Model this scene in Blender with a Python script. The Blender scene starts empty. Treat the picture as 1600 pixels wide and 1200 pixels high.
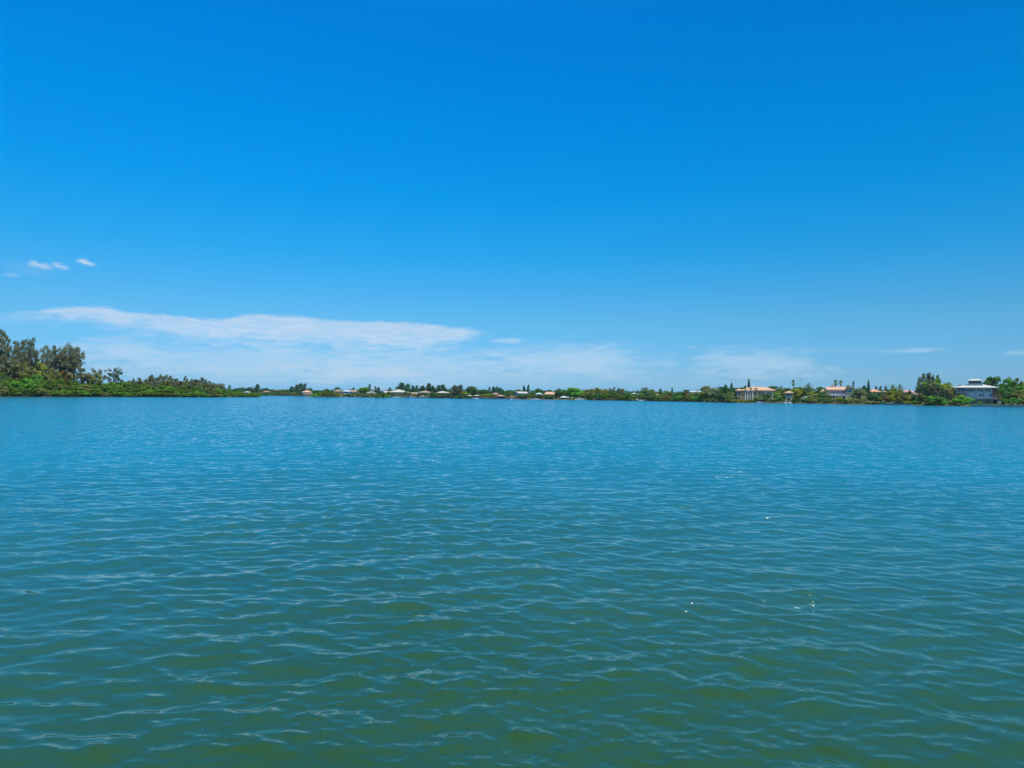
import bpy, math, random
import numpy as np
from mathutils import Matrix, Vector

scene = bpy.context.scene
COL = scene.collection
R = math.radians
# ------------------------------------------------------------------ camera
F = 1061.0                     # focal length in pixels of a 1600 px wide picture
CAM_H = 3.5
PITCH = R(0.90)
ROLL = R(0.62)
_r = Vector((1, 0, 0)); _f = Vector((0, math.cos(PITCH), math.sin(PITCH))); _u = _r.cross(_f)
CR = _r * math.cos(ROLL) + _u * math.sin(ROLL)
CU = _u * math.cos(ROLL) - _r * math.sin(ROLL)
CF = _f
cam_data = bpy.data.cameras.new("camera")
cam_data.sensor_width = 36.0
cam_data.lens = F / 1600.0 * 36.0
cam_data.clip_start = 0.1
cam_data.clip_end = 20000.0
cam = bpy.data.objects.new("camera", cam_data)
COL.objects.link(cam)
m = Matrix((CR, CU, -CF)).transposed().to_4x4()
m.translation = Vector((0, 0, CAM_H))
cam.matrix_world = m
scene.camera = cam


def ray(px, py):
    d = CR * ((px - 800.0) / F) + CU * ((600.0 - py) / F) + CF
    return d


def ground(px, py, z=0.0):
    d = ray(px, py)
    t = (z - CAM_H) / d.z
    return Vector((d.x * t, d.y * t, z))


def z_at(px, py, Y):
    """height at which a thing standing at depth Y reaches the sight line"""
    d = ray(px, py)
    return CAM_H + d.z / d.y * Y


def x_at(px, py, Y):
    d = ray(px, py)
    return d.x / d.y * Y


# ------------------------------------------------------------------ nodes
class NT:
    def __init__(s, tree):
        s.t = tree

    def n(s, typ, **kw):
        nd = s.t.nodes.new(typ)
        for k, v in kw.items():
            setattr(nd, k, v)
        return nd

    def link(s, a, b):
        s.t.links.new(a, b)

    def val(s, sock, v):
        if hasattr(v, 'is_output') or isinstance(v, bpy.types.NodeSocket):
            s.link(v, sock)
        else:
            sock.default_value = v

    def math(s, op, a, b=None, c=None, clamp=False):
        nd = s.n('ShaderNodeMath', operation=op, use_clamp=clamp)
        s.val(nd.inputs[0], a)
        if b is not None:
            s.val(nd.inputs[1], b)
        if c is not None:
            s.val(nd.inputs[2], c)
        return nd.outputs[0]

    def smooth(s, v, a, b, x0=0.0, x1=1.0):
        nd = s.n('ShaderNodeMapRange', interpolation_type='SMOOTHSTEP')
        s.val(nd.inputs[0], v)
        nd.inputs[1].default_value = a
        nd.inputs[2].default_value = b
        nd.inputs[3].default_value = x0
        nd.inputs[4].default_value = x1
        return nd.outputs[0]

    def mix(s, fac, a, b):
        nd = s.n('ShaderNodeMix', data_type='RGBA')
        s.val(nd.inputs[0], fac)
        s.val(nd.inputs[6], a)
        s.val(nd.inputs[7], b)
        return nd.outputs[2]

    def noise(s, vec, scale, detail=4.0, rough=0.55, w=None):
        nd = s.n('ShaderNodeTexNoise')
        if w is not None:
            nd.noise_dimensions = '4D'
            nd.inputs['W'].default_value = w
        if vec is not None:
            s.link(vec, nd.inputs['Vector'])
        nd.inputs['Scale'].default_value = scale
        nd.inputs['Detail'].default_value = detail
        nd.inputs['Roughness'].default_value = rough
        return nd.outputs[0]

    def xyz(s, x, y, z=0.0):
        nd = s.n('ShaderNodeCombineXYZ')
        s.val(nd.inputs[0], x); s.val(nd.inputs[1], y); s.val(nd.inputs[2], z)
        return nd.outputs[0]


# ------------------------------------------------------------------ sky and sun
SUN_AZ, SUN_EL = R(134), R(63)
world = bpy.data.worlds.new("World")
scene.world = world
world.use_nodes = True
w = NT(world.node_tree)
w.t.nodes.clear()
sky = w.n('ShaderNodeTexSky', sky_type='NISHITA')
sky.sun_disc = False
sky.sun_elevation = SUN_EL
sky.sun_rotation = SUN_AZ
sky.altitude = 0
sky.air_density = 1.0
sky.dust_density = 0.35
sky.ozone_density = 1.6
geo = w.n('ShaderNodeTexCoord')
sep = w.n('ShaderNodeSeparateXYZ')
w.link(geo.outputs['Generated'], sep.inputs[0])
AZ = w.math('ARCTAN2', sep.outputs[0], sep.outputs[1])
EL = w.math('ARCSINE', sep.outputs[2])
# sky grade: deep, polarised blue high in view, paler to the horizon and on the left
ramp = w.n('ShaderNodeValToRGB')
ramp.color_ramp.interpolation = 'EASE' if False else 'LINEAR'
STOPS = [(-0.5, .33, .82, 1.70), (0.0, .33, .82, 1.70), (1.6, .35, .77, 1.41), (6.2, .30, .87, 1.28), (11.4, .095, .97, 1.48), (16, .020, 1.04, 1.70),
         (21, .002, 1.09, 1.87), (29, .001, 1.06, 2.00), (38, .06, 1.50, 2.45), (50, .60, 1.60, 2.20), (68, 1.35, 1.25, 1.30)]  # upper stops above the view are brightened and warmed to light water and walls
els = ramp.color_ramp.elements
while len(els) < len(STOPS):
    els.new(0.5)
for e, (d, r_, g_, b_) in zip(els, STOPS):
    e.position = (d + 1.0) / 91.0
    e.color = (r_ / 2.5, g_ / 2.5, b_ / 2.5, 1)
w.link(w.math('MULTIPLY_ADD', EL, math.degrees(1) / 91.0, 1 / 91.0), ramp.inputs[0])
side = w.math('MULTIPLY', w.math('EXPONENT', w.math('MULTIPLY', w.math('SINE', AZ), w.math('MULTIPLY_ADD', w.math('MINIMUM', EL, 0.6), -0.46, -0.01))), w.math('MULTIPLY_ADD', w.math('POWER', w.math('SINE', AZ), 2.0), -0.62, 2.575))
mul = w.n('ShaderNodeVectorMath', operation='MULTIPLY')
w.link(sky.outputs[0], mul.inputs[0]); w.link(ramp.outputs[0], mul.inputs[1])
mul2 = w.n('ShaderNodeVectorMath', operation='SCALE')
w.link(mul.outputs[0], mul2.inputs[0]); w.link(side, mul2.inputs['Scale'])
graded = mul2.outputs[0]


def dirang(px, py):
    d = ray(px, py).normalized()
    return math.atan2(d.x, d.y), math.asin(d.z)


def curve1d(pts, x, span):
    """a float curve through (azimuth, value) points; value is scaled by 1/span"""
    nd = w.n('ShaderNodeFloatCurve')
    c = nd.mapping.curves[0]
    pts = sorted(pts)
    while len(c.points) < len(pts):
        c.points.new(0.5, 0.5)
    for p, (a, b) in zip(c.points, pts):
        p.location = ((a + 0.9) / 1.8, b / span)
        p.handle_type = 'AUTO_CLAMPED'
    nd.mapping.update()
    t = w.math('MULTIPLY_ADD', x, 1 / 1.8, 0.5)
    w.link(t, nd.inputs['Value'])
    return w.math('MULTIPLY', nd.outputs[0], span)


vec_c = w.xyz(w.math('MULTIPLY', AZ, 9.0), w.math('MULTIPLY', EL, 42.0))
warp = w.noise(vec_c, 1.4, 5, 0.6)
wz = w.math('SUBTRACT', warp, 0.5)
vec_f = w.xyz(w.math('MULTIPLY_ADD', wz, 0.7, w.math('MULTIPLY', AZ, 14.0)),
              w.math('MULTIPLY_ADD', wz, 1.5, w.math('MULTIPLY', EL, 70.0)), 3.7)
fine = w.noise(vec_f, 2.6, 7, 0.62)
fz = w.math('SUBTRACT', fine, 0.5)

# the long bank of thin cloud: upper and lower edge against azimuth
top_px = [(-300, 500), (0, 489), (25, 486), (60, 483), (110, 477), (150, 476), (210, 485), (270, 490), (330, 496), (345, 496), (385, 489), (450, 490),
          (510, 496), (545, 500), (620, 500), (700, 506), (745, 513), (790, 519), (1500, 540)]
bot_px = [(-300, 502), (0, 498), (25, 500), (50, 501), (110, 503), (180, 511), (260, 523), (320, 533), (385, 536), (440, 537), (500, 541),
          (560, 544), (640, 546), (700, 541), (735, 533), (765, 522), (792, 520), (1500, 541)]
tp = [dirang(x, y) for x, y in top_px]
bp = [dirang(x, y) for x, y in bot_px]
etop = curve1d(tp, AZ, 0.25)
ebot = curve1d(bp, AZ, 0.25)
a_t = w.smooth(w.math('ADD', w.math('SUBTRACT', etop, EL), w.math('MULTIPLY', fz, 0.010)), -0.0005, 0.007)
a_b = w.smooth(w.math('ADD', w.math('SUBTRACT', EL, ebot), w.math('MULTIPLY', w.math('ADD', fz, wz), 0.020)), -0.009, 0.016)
az_l, az_r = dirang(25, 490)[0], dirang(775, 520)[0]
a_x = w.math('MULTIPLY', w.smooth(w.math('ADD', AZ, w.math('MULTIPLY', fz, 0.05)), az_l - 0.07, az_l + 0.03),
             w.smooth(w.math('ADD', AZ, w.math('MULTIPLY', fz, 0.05)), az_r + 0.01, az_r - 0.05))
tex = w.math('MULTIPLY_ADD', fz, 1.3, 0.86)
bank = w.math('MULTIPLY', w.math('MULTIPLY', a_t, a_b), w.math('MULTIPLY', a_x, tex), clamp=True)
clouds = w.math('MULTIPLY', bank, 0.70)


def blob(px, py, wpx, hpx, strength, ragged, edge=0.55):
    a0, e0 = dirang(px, py)
    wa = abs(dirang(px + wpx, py)[0] - a0); we = hpx / F
    u = w.math('DIVIDE', w.math('SUBTRACT', AZ, a0), wa)
    v = w.math('DIVIDE', w.math('SUBTRACT', EL, e0), we)
    r = w.math('SQRT', w.math('ADD', w.math('MULTIPLY', u, u), w.math('MULTIPLY', v, v)))
    k = w.math('ADD', w.math('SUBTRACT', 1.0, r), w.math('MULTIPLY', w.math('ADD', fz, wz), ragged))
    return w.math('MULTIPLY', w.smooth(k, 0.0, edge), strength)


BLOBS = [(54, 411, 17, 6, 0.66, 2.0, 0.9), (66, 414, 22, 7, 0.45, 2.4, 1.0), (88, 413, 15, 5, 0.55, 2.2, 1.0), (98, 417, 15, 5, 0.42, 2.4, 1.0), (133, 410, 17, 7, 0.62, 1.9, 0.9), (141, 413, 14, 5, 0.40, 2.4, 1.0), (126, 407, 12, 4, 0.40, 2.4, 1.0), (52, 420, 60, 14, 0.10, 1.0, 1.0),
         (795, 533, 34, 6, 0.38, 1.4, 0.8), (1428, 548, 66, 6, 0.36, 1.4, 0.9), (1585, 551, 24, 4, 0.25, 1.2, 0.9), (1290, 548, 170, 6, 0.09, 1.4, 0.9),
         (890, 564, 210, 36, 0.46, 1.1, 0.9), (1180, 570, 150, 32, 0.40, 1.3, 0.9), (640, 572, 260, 40, 0.34, 1.0, 0.9), (400, 566, 330, 42, 0.36, 1.1, 0.9), (700, 590, 900, 26, 0.16, 0.6, 1.0),
         (190, 548, 120, 24, 0.30, 1.4, 0.9), (20, 430, 18, 5, 0.18, 1.3, 0.9)]
inv = w.math('SUBTRACT', 1.0, clouds)
for b in BLOBS:
    inv = w.math('MULTIPLY', inv, w.math('SUBTRACT', 1.0, blob(*b)))
clouds = w.math('SUBTRACT', 1.0, inv)
cl_col = w.n('ShaderNodeRGB'); cl_col.outputs[0].default_value = (6.3, 7.3, 8.7, 1)
final = w.mix(clouds, graded, cl_col.outputs[0])
bg = w.n('ShaderNodeBackground')
w.link(final, bg.inputs['Color'])
bg.inputs['Strength'].default_value = 0.091
wo = w.n('ShaderNodeOutputWorld')
w.link(bg.outputs[0], wo.inputs['Surface'])

sd = bpy.data.lights.new("sun", 'SUN')
sd.energy = 4.9
sd.angle = R(0.53)
sd.color = (1.0, 0.955, 0.88)
sun = bpy.data.objects.new("sun", sd)
COL.objects.link(sun)
s_dir = Vector((math.sin(SUN_AZ) * math.cos(SUN_EL), math.cos(SUN_AZ) * math.cos(SUN_EL), math.sin(SUN_EL)))
sun.rotation_euler = s_dir.to_track_quat('Z', 'Y').to_euler()
sun.location = s_dir * 400

scene.view_settings.view_transform = 'Standard'
scene.view_settings.look = 'None'
scene.view_settings.exposure = 0.15
scene.view_settings.gamma = 1.0
# ------------------------------------------------------------------ water
def wave_sum(x, y, cell):
    """wind chop as a sum of trochoidal waves; waves the local mesh cannot carry are faded out"""
    rng = np.random.default_rng(11)
    dx = np.zeros_like(x); dy = np.zeros_like(x); dz = np.zeros_like(x)
    slow = (0.75 + 0.40 * np.sin(x * 0.031 + y * 0.017 + 1.0) * np.sin(y * 0.043 - x * 0.011 + 0.4)
            + 0.28 * np.sin(x * 0.27 - y * 0.21) * np.sin(y * 0.33 + x * 0.12 + 2.0))
    bands = [  # (count, shortest, longest, rms slope, spread in degrees, mean direction)
        (14, 1.3, 3.2, 0.032, 20, 8), (30, 0.48, 1.3, 0.090, 30, 5), (38, 0.19, 0.48, 0.092, 33, -7),
        (40, 0.085, 0.19, 0.076, 38, 12), (34, 0.045, 0.085, 0.050, 55, 0)]
    for cnt, l0, l1, rs, spread, mean in bands:
        lam = np.exp(rng.uniform(np.log(l0), np.log(l1), cnt))
        th = R(-90 + mean) + np.radians(rng.normal(0, spread, cnt))
        ph = rng.uniform(0, 2 * np.pi, cnt)
        ka = rs * math.sqrt(2.0 / cnt)
        for L, t, p in zip(lam, th, ph):
            k = 2 * math.pi / L
            a = ka / k
            fade = np.clip((L / cell - 2.6) / 2.5, 0, 1)
            if fade.max() <= 0:
                continue
            arg = k * (x * math.cos(t) + y * math.sin(t)) + p
            s = fade * a * (slow if L < 1.5 else 1.0)
            dz += s * np.sin(arg)
            c = s * np.cos(arg) * 0.45
            dx += c * math.cos(t); dy += c * math.sin(t)
    return dx, dy, dz


def build_water():
    fov = R(47)
    NC = 1150
    dense = np.linspace(-fov, fov, NC)
    rest = np.linspace(fov, 2 * math.pi - fov, 62)[1:-1]
    ang = np.concatenate([dense, rest])
    dth = np.full(len(ang), 2 * fov / NC); dth[NC:] = (2 * math.pi - 2 * fov) / 61
    rows = [2.0]; 
    while rows[-1] < 720:
        r = rows[-1]
        rows.append(r + min(max(0.013, 0.0038 * r), 0.55))
    rows += [760, 850, 1000, 1200]
    rr = np.array(rows)
    dr = np.gradient(rr)
    NR, NA = len(rr), len(ang)
    A, RR = np.meshgrid(ang, rr)
    X = RR * np.sin(A); Y = RR * np.cos(A)
    # the coarser of the two spacings carries the wave; crests run across the view, so weigh the sideways one less
    cell = np.maximum(dr[:, None] * np.ones(NA)[None, :], 0.55 * RR * dth[None, :])
    Z = np.zeros_like(X)
    for i in range(0, NR, 128):
        sl = slice(i, min(NR, i + 128))
        dx, dy, dz = wave_sum(X[sl], Y[sl], cell[sl])
        X[sl] += dx; Y[sl] += dy; Z[sl] += dz
    co = np.stack([X, Y, Z], -1).reshape(-1, 3)
    co = np.vstack([co, [[0, 0, 0]]]).astype(np.float32)
    i = np.arange(NR - 1)[:, None] * NA
    j = np.arange(NA)[None, :]
    jn = (j + 1) % NA
    q = np.stack([i + j, i + jn, i + NA + jn, i + NA + j], -1).reshape(-1, 4)[:, ::-1]
    tri = np.stack([np.full(NA, NR * NA), (np.arange(NA) + 1) % NA, np.arange(NA)], -1)[:, ::-1]
    me = bpy.data.meshes.new("water")
    nq, nt = len(q), len(tri)
    me.vertices.add(len(co)); me.vertices.foreach_set('co', co.ravel())
    me.loops.add(nq * 4 + nt * 3)
    me.loops.foreach_set('vertex_index', np.concatenate([q.ravel(), tri.ravel()]).astype(np.int32))
    me.polygons.add(nq + nt)
    ls = np.concatenate([np.arange(nq) * 4, nq * 4 + np.arange(nt) * 3]).astype(np.int32)
    me.polygons.foreach_set('loop_start', ls)
    me.update(calc_edges=True)
    me.polygons.foreach_set('use_smooth', np.ones(nq + nt, dtype=bool))
    o = bpy.data.objects.new("water", me)
    COL.objects.link(o)
    o['kind'] = 'structure'
    o['label'] = 'wide rippled green blue bay water reaching to the far shore'
    return o


def water_material():
    mt = bpy.data.materials.new("water")
    mt.use_nodes = True
    t = NT(mt.node_tree)
    b = t.t.nodes['Principled BSDF']
    g = t.n('ShaderNodeNewGeometry')
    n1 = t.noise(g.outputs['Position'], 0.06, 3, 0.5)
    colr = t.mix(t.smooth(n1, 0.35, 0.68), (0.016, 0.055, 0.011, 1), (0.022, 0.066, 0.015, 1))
    # green turbid body; sky reflection painted into the base colour, bluer with distance
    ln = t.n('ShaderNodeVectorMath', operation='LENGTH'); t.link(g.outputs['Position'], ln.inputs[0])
    sky_tint = t.smooth(t.math('ADD', ln.outputs['Value'], t.math('MULTIPLY', n1, 14.0)), 10.0, 54.0)
    colr = t.mix(sky_tint, colr, (0.012, 0.158, 0.208, 1))
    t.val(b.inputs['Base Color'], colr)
    b.inputs['Roughness'].default_value = 0.045
    b.inputs['IOR'].default_value = 1.58
    # capillary ripples as slopes; they take over from the mesh waves where the mesh grows coarse
    mp = t.n('ShaderNodeMapping'); mp.inputs['Scale'].default_value = (0.55, 1.0, 1.0)
    t.link(g.outputs['Position'], mp.inputs[0])
    slopes = None
    for sc_, amp in ((2.6, 0.60), (9.0, 0.55)):
        nz = t.n('ShaderNodeTexNoise')
        t.link(mp.outputs[0], nz.inputs['Vector'])
        nz.inputs['Scale'].default_value = sc_; nz.inputs['Detail'].default_value = 3.0; nz.inputs['Roughness'].default_value = 0.62
        sb = t.n('ShaderNodeVectorMath', operation='SUBTRACT'); t.link(nz.outputs['Color'], sb.inputs[0]); sb.inputs[1].default_value = (0.5, 0.5, 0.5)
        ml = t.n('ShaderNodeVectorMath', operation='MULTIPLY'); t.link(sb.outputs[0], ml.inputs[0]); ml.inputs[1].default_value = (amp * 0.7, amp, 0)
        if slopes is None:
            slopes = ml.outputs[0]
        else:
            ad = t.n('ShaderNodeVectorMath', operation='ADD'); t.link(slopes, ad.inputs[0]); t.link(ml.outputs[0], ad.inputs[1]); slopes = ad.outputs[0]
    far = t.smooth(ln.outputs['Value'], 8.0, 55.0, 0.09, 1.45)
    lee = t.n('ShaderNodeVectorMath', operation='ADD'); t.link(slopes, lee.inputs[0]); lee.inputs[1].default_value = (-0.005, -0.072, 0)
    slopes = lee.outputs[0]
    ms = t.n('ShaderNodeVectorMath', operation='SCALE'); t.link(slopes, ms.inputs[0]); t.link(far, ms.inputs['Scale'])
    ad = t.n('ShaderNodeVectorMath', operation='ADD'); t.link(g.outputs['Normal'], ad.inputs[0]); t.link(ms.outputs[0], ad.inputs[1])
    # scattered patches of short steep ripples that catch the sun
    k1 = t.smooth(t.noise(mp.outputs[0], 24.0, 1.0, 0.5), 0.62, 0.74)
    k2 = t.smooth(t.noise(g.outputs['Position'], 0.45, 2.0, 0.5, 4.0), 0.565, 0.65)
    st = t.xyz(0.02, t.math('MULTIPLY', t.math('MULTIPLY', k1, k2), -1.3), 0.0)
    ad2 = t.n('ShaderNodeVectorMath', operation='ADD'); t.link(ad.outputs[0], ad2.inputs[0]); t.link(st, ad2.inputs[1]); ad = ad2
    nm = t.n('ShaderNodeVectorMath', operation='NORMALIZE'); t.link(ad.outputs[0], nm.inputs[0])
    t.link(nm.outputs[0], b.inputs['Normal'])
    return mt


water = build_water()
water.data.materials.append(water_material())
# ------------------------------------------------------------------ materials
def simple_mat(name, col, rough=0.8, var=0.12, scale=2.0, spec=0.25):
    mt = bpy.data.materials.new(name)
    mt.use_nodes = True
    t = NT(mt.node_tree)
    b = t.t.nodes['Principled BSDF']
    g = t.n('ShaderNodeTexCoord')
    n = t.noise(g.outputs['Object'], scale, 5, 0.6)
    c0 = tuple(c * (1 - var) for c in col) + (1,)
    c1 = tuple(min(1, c * (1 + var)) for c in col) + (1,)
    t.val(b.inputs['Base Color'], t.mix(t.smooth(n, 0.3, 0.7), c0, c1))
    b.inputs['Roughness'].default_value = rough
    b.inputs['Specular IOR Level'].default_value = spec
    return mt


def tile_mat(name, col, step=0.32, axis='Z', var=0.2):
    """roof covering: courses across the slope plus weathered patches"""
    mt = bpy.data.materials.new(name)
    mt.use_nodes = True
    t = NT(mt.node_tree)
    b = t.t.nodes['Principled BSDF']
    g = t.n('ShaderNodeTexCoord')
    sp = t.n('ShaderNodeSeparateXYZ')
    t.link(g.outputs['Object'], sp.inputs[0])
    co = t.math('FRACT', t.math('DIVIDE', sp.outputs[axis], step))
    n = t.noise(g.outputs['Object'], 1.1, 5, 0.65)
    n2 = t.noise(g.outputs['Object'], 7.0, 3, 0.6)
    k = t.math('ADD', t.math('MULTIPLY', co, 0.25), t.math('ADD', t.math('MULTIPLY', n, 0.7), t.math('MULTIPLY', n2, 0.35)))
    c0 = tuple(c * (1 - var) for c in col) + (1,)
    c1 = tuple(min(1, c * (1 + var)) for c in col) + (1,)
    t.val(b.inputs['Base Color'], t.mix(t.smooth(k, 0.35, 0.95), c0, c1))
    b.inputs['Roughness'].default_value = 0.75
    return mt


def leaf_mat(name, col, var=0.35, warm=(0, 0, 0), trans=0.40, rnd=0.35):
    mt = bpy.data.materials.new(name)
    mt.use_nodes = True
    t = NT(mt.node_tree)
    b = t.t.nodes['Principled BSDF']
    g = t.n('ShaderNodeNewGeometry')
    oi = t.n('ShaderNodeObjectInfo')
    big = t.noise(g.outputs['Position'], 0.45, 4, 0.6)
    k = t.math('ADD', t.math('MULTIPLY', big, 0.9), t.math('MULTIPLY', g.outputs['Random Per Island'], 0.45))
    k = t.math('ADD', k, t.math('MULTIPLY', oi.outputs['Random'], rnd))
    c0 = tuple(c * (1 - var) for c in col) + (1,)
    c1 = tuple(c * (1 + var) + w_ for c, w_ in zip(col, warm)) + (1,)
    colr = t.mix(t.smooth(k, 0.40, 1.15), c0, c1)
    t.val(b.inputs['Base Color'], colr)
    b.inputs['Roughness'].default_value = 0.62
    b.inputs['Specular IOR Level'].default_value = 0.2
    tr = t.n('ShaderNodeBsdfTranslucent')
    br = t.n('ShaderNodeMix', data_type='RGBA', blend_type='MULTIPLY')
    br.inputs[0].default_value = 1.0
    t.link(colr, br.inputs[6]); br.inputs[7].default_value = (2.1, 2.1, 1.2, 1)
    t.link(br.outputs[2], tr.inputs['Color'])
    mx = t.n('ShaderNodeMixShader')
    mx.inputs[0].default_value = trans
    out = t.t.nodes['Material Output']
    t.link(b.outputs[0], mx.inputs[1]); t.link(tr.outputs[0], mx.inputs[2])
    t.link(mx.outputs[0], out.inputs['Surface'])
    return mt


LEAF = {
    'mangrove': leaf_mat('leaf_mangrove', (0.068, 0.138, 0.016), 0.55, (0.035, 0.045, 0.0)),
    'bright': leaf_mat('leaf_bright', (0.093, 0.227, 0.028), 0.45, (0.02, 0.045, 0.0)),
    'dark': leaf_mat('leaf_dark', (0.058, 0.142, 0.038), 0.45, (0.012, 0.02, 0.0)),
    'teal': leaf_mat('leaf_teal', (0.058, 0.142, 0.079), 0.40, (0.005, 0.01, 0.0)),
    'pine': leaf_mat('leaf_pine', (0.142, 0.155, 0.084), 0.45, (0.012, 0.005, 0.0)),
    'pine_grey': leaf_mat('leaf_pine_grey', (0.124, 0.163, 0.096), 0.40, (0.015, 0.01, 0.01)),
    'olive': leaf_mat('leaf_olive', (0.137, 0.160, 0.043), 0.45, (0.035, 0.015, 0.0)),
    'grey': leaf_mat('leaf_grey', (0.166, 0.200, 0.107), 0.40, (0.03, 0.02, 0.01)),
    'yellow': leaf_mat('leaf_yellow', (0.176, 0.220, 0.029), 0.45, (0.06, 0.03, 0.0)),
    'rust': leaf_mat('leaf_rust', (0.110, 0.089, 0.027), 0.45, (0.05, 0.01, 0.0)),
    'palm': leaf_mat('leaf_palm', (0.109, 0.196, 0.042), 0.45, (0.035, 0.03, 0.0)),
    'palm_dark': leaf_mat('leaf_palm_dark', (0.043, 0.093, 0.036), 0.45, (0.02, 0.02, 0.0)),
    'straw': leaf_mat('leaf_straw', (0.230, 0.179, 0.100), 0.35, (0.05, 0.04, 0.02)),
    'grass': leaf_mat('leaf_grass', (0.137, 0.215, 0.037), 0.35, (0.03, 0.02, 0.0)),
}
BARK = simple_mat('bark', (0.105, 0.085, 0.066), 0.9, 0.35, 3.0)
BARK_PALE = simple_mat('bark_pale', (0.30, 0.265, 0.225), 0.9, 0.25, 3.0)
ROOTM = simple_mat('mangrove_root', (0.095, 0.062, 0.042), 0.9, 0.35, 3.0)


# ------------------------------------------------------------------ things and parts
def put(name, me, mat=None, parent=None, **props):
    o = bpy.data.objects.new(name, me)
    COL.objects.link(o)
    if mat is not None and me is not None and len(me.materials) == 0:
        me.materials.append(mat)
    if parent is not None:
        o.parent = parent
    for k, v in props.items():
        o[k] = v
    return o


def thing(name, label, cat, loc, rz=0.0, group=None, scale=None):
    o = bpy.data.objects.new(name, None)
    o.empty_display_size = 0.5
    COL.objects.link(o)
    o.location = loc
    o.rotation_euler = (0, 0, rz)
    if scale:
        o.scale = scale
    o['label'] = label; o['category'] = cat
    if group:
        o['group'] = group
    return o


class MB:
    """collects simple solids; build() links them as one mesh object"""
    def __init__(s):
        s.v = []; s.f = []

    def add(s, vs, fs):
        k = len(s.v)
        s.v += [tuple(v) for v in vs]
        s.f += [tuple(i + k for i in f) for f in fs]
        return s

    def box(s, x0, x1, y0, y1, z0, z1):
        s.add([(x0, y0, z0), (x1, y0, z0), (x1, y1, z0), (x0, y1, z0), (x0, y0, z1), (x1, y0, z1), (x1, y1, z1), (x0, y1, z1)],
              [(3, 2, 1, 0), (4, 5, 6, 7), (0, 1, 5, 4), (1, 2, 6, 5), (2, 3, 7, 6), (3, 0, 4, 7)])
        return s

    def tube(s, pts, rad, n=6, cap=True):
        pts = [Vector(p) for p in pts]
        if not hasattr(rad, '__len__'):
            rad = [rad] * len(pts)
        k = len(s.v)
        for i, p in enumerate(pts):
            d = (pts[min(i + 1, len(pts) - 1)] - pts[max(i - 1, 0)]).normalized()
            a = d.orthogonal().normalized(); b = d.cross(a)
            for j in range(n):
                t = 2 * math.pi * j / n
                s.v.append(tuple(p + (a * math.cos(t) + b * math.sin(t)) * rad[i]))
        for i in range(len(pts) - 1):
            for j in range(n):
                s.f.append((k + i * n + j, k + i * n + (j + 1) % n, k + (i + 1) * n + (j + 1) % n, k + (i + 1) * n + j))
        if cap:
            s.f.append(tuple(k + j for j in reversed(range(n))))
            s.f.append(tuple(k + (len(pts) - 1) * n + j for j in range(n)))
        return s

    def hip(s, x0, x1, y0, y1, z0, h, th=0.22):
        """hip roof: eave slab edge plus four slopes"""
        w, d = x1 - x0, y1 - y0
        q = min(w, d) / 2
        if w >= d:
            r0 = (x0 + q, (y0 + y1) / 2); r1 = (x1 - q, (y0 + y1) / 2)
        else:
            r0 = ((x0 + x1) / 2, y0 + q); r1 = ((x0 + x1) / 2, y1 - q)
        e = [(x0, y0), (x1, y0), (x1, y1), (x0, y1)]
        vs = [(a, b, z0) for a, b in e] + [(a, b, z0 + th) for a, b in e] + [(r0[0], r0[1], z0 + h), (r1[0], r1[1], z0 + h)]
        fs = [(3, 2, 1, 0), (0, 1, 5, 4), (1, 2, 6, 5), (2, 3, 7, 6), (3, 0, 4, 7)]
        if w >= d:
            fs += [(4, 5, 9, 8), (5, 6, 9), (6, 7, 8, 9), (7, 4, 8)]
        else:
            fs += [(4, 5, 8), (5, 6, 9, 8), (6, 7, 9), (7, 4, 8, 9)]
        s.add(vs, fs)
        return s

    def gable(s, x0, x1, y0, y1, z0, h, th=0.2, along='x'):
        """gable roof with closed ends; ridge along x or y"""
        if along == 'x':
            ym = (y0 + y1) / 2
            vs = [(x0, y0, z0), (x0, y1, z0), (x0, y1, z0 + th), (x0, ym, z0 + h), (x0, y0, z0 + th)]
            vs += [(x1,) + v[1:] for v in vs]
        else:
            xm = (x0 + x1) / 2
            vs = [(x1, y0, z0), (x0, y0, z0), (x0, y0, z0 + th), (xm, y0, z0 + h), (x1, y0, z0 + th)]
            vs += [(v[0], y1, v[2]) for v in vs]
        fs = [(0, 1, 2, 3, 4)[::-1], (5, 6, 7, 8, 9)] + [(i, (i + 1) % 5, 5 + (i + 1) % 5, 5 + i) for i in range(5)]
        s.add(vs, fs)
        return s

    def cone(s, cx, cy, z0, r, h, n=16, r2=0.0):
        vs = [(cx + r * math.cos(2 * math.pi * i / n), cy + r * math.sin(2 * math.pi * i / n), z0) for i in range(n)]
        if r2 > 0:
            vs += [(cx + r2 * math.cos(2 * math.pi * i / n), cy + r2 * math.sin(2 * math.pi * i / n), z0 + h) for i in range(n)]
            fs = [(i, (i + 1) % n, n + (i + 1) % n, n + i) for i in range(n)] + [tuple(range(n))[::-1], tuple(range(n, 2 * n))]
        else:
            vs += [(cx, cy, z0 + h)]
            fs = [(i, (i + 1) % n, n) for i in range(n)] + [tuple(range(n))[::-1]]
        s.add(vs, fs)
        return s

    def mesh(s, name):
        me = bpy.data.meshes.new(name)
        me.from_pydata(s.v, [], s.f)
        me.update()
        return me

    def build(s, name, mat, parent=None, **props):
        return put(name, s.mesh(name), mat, parent, **props)


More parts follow.
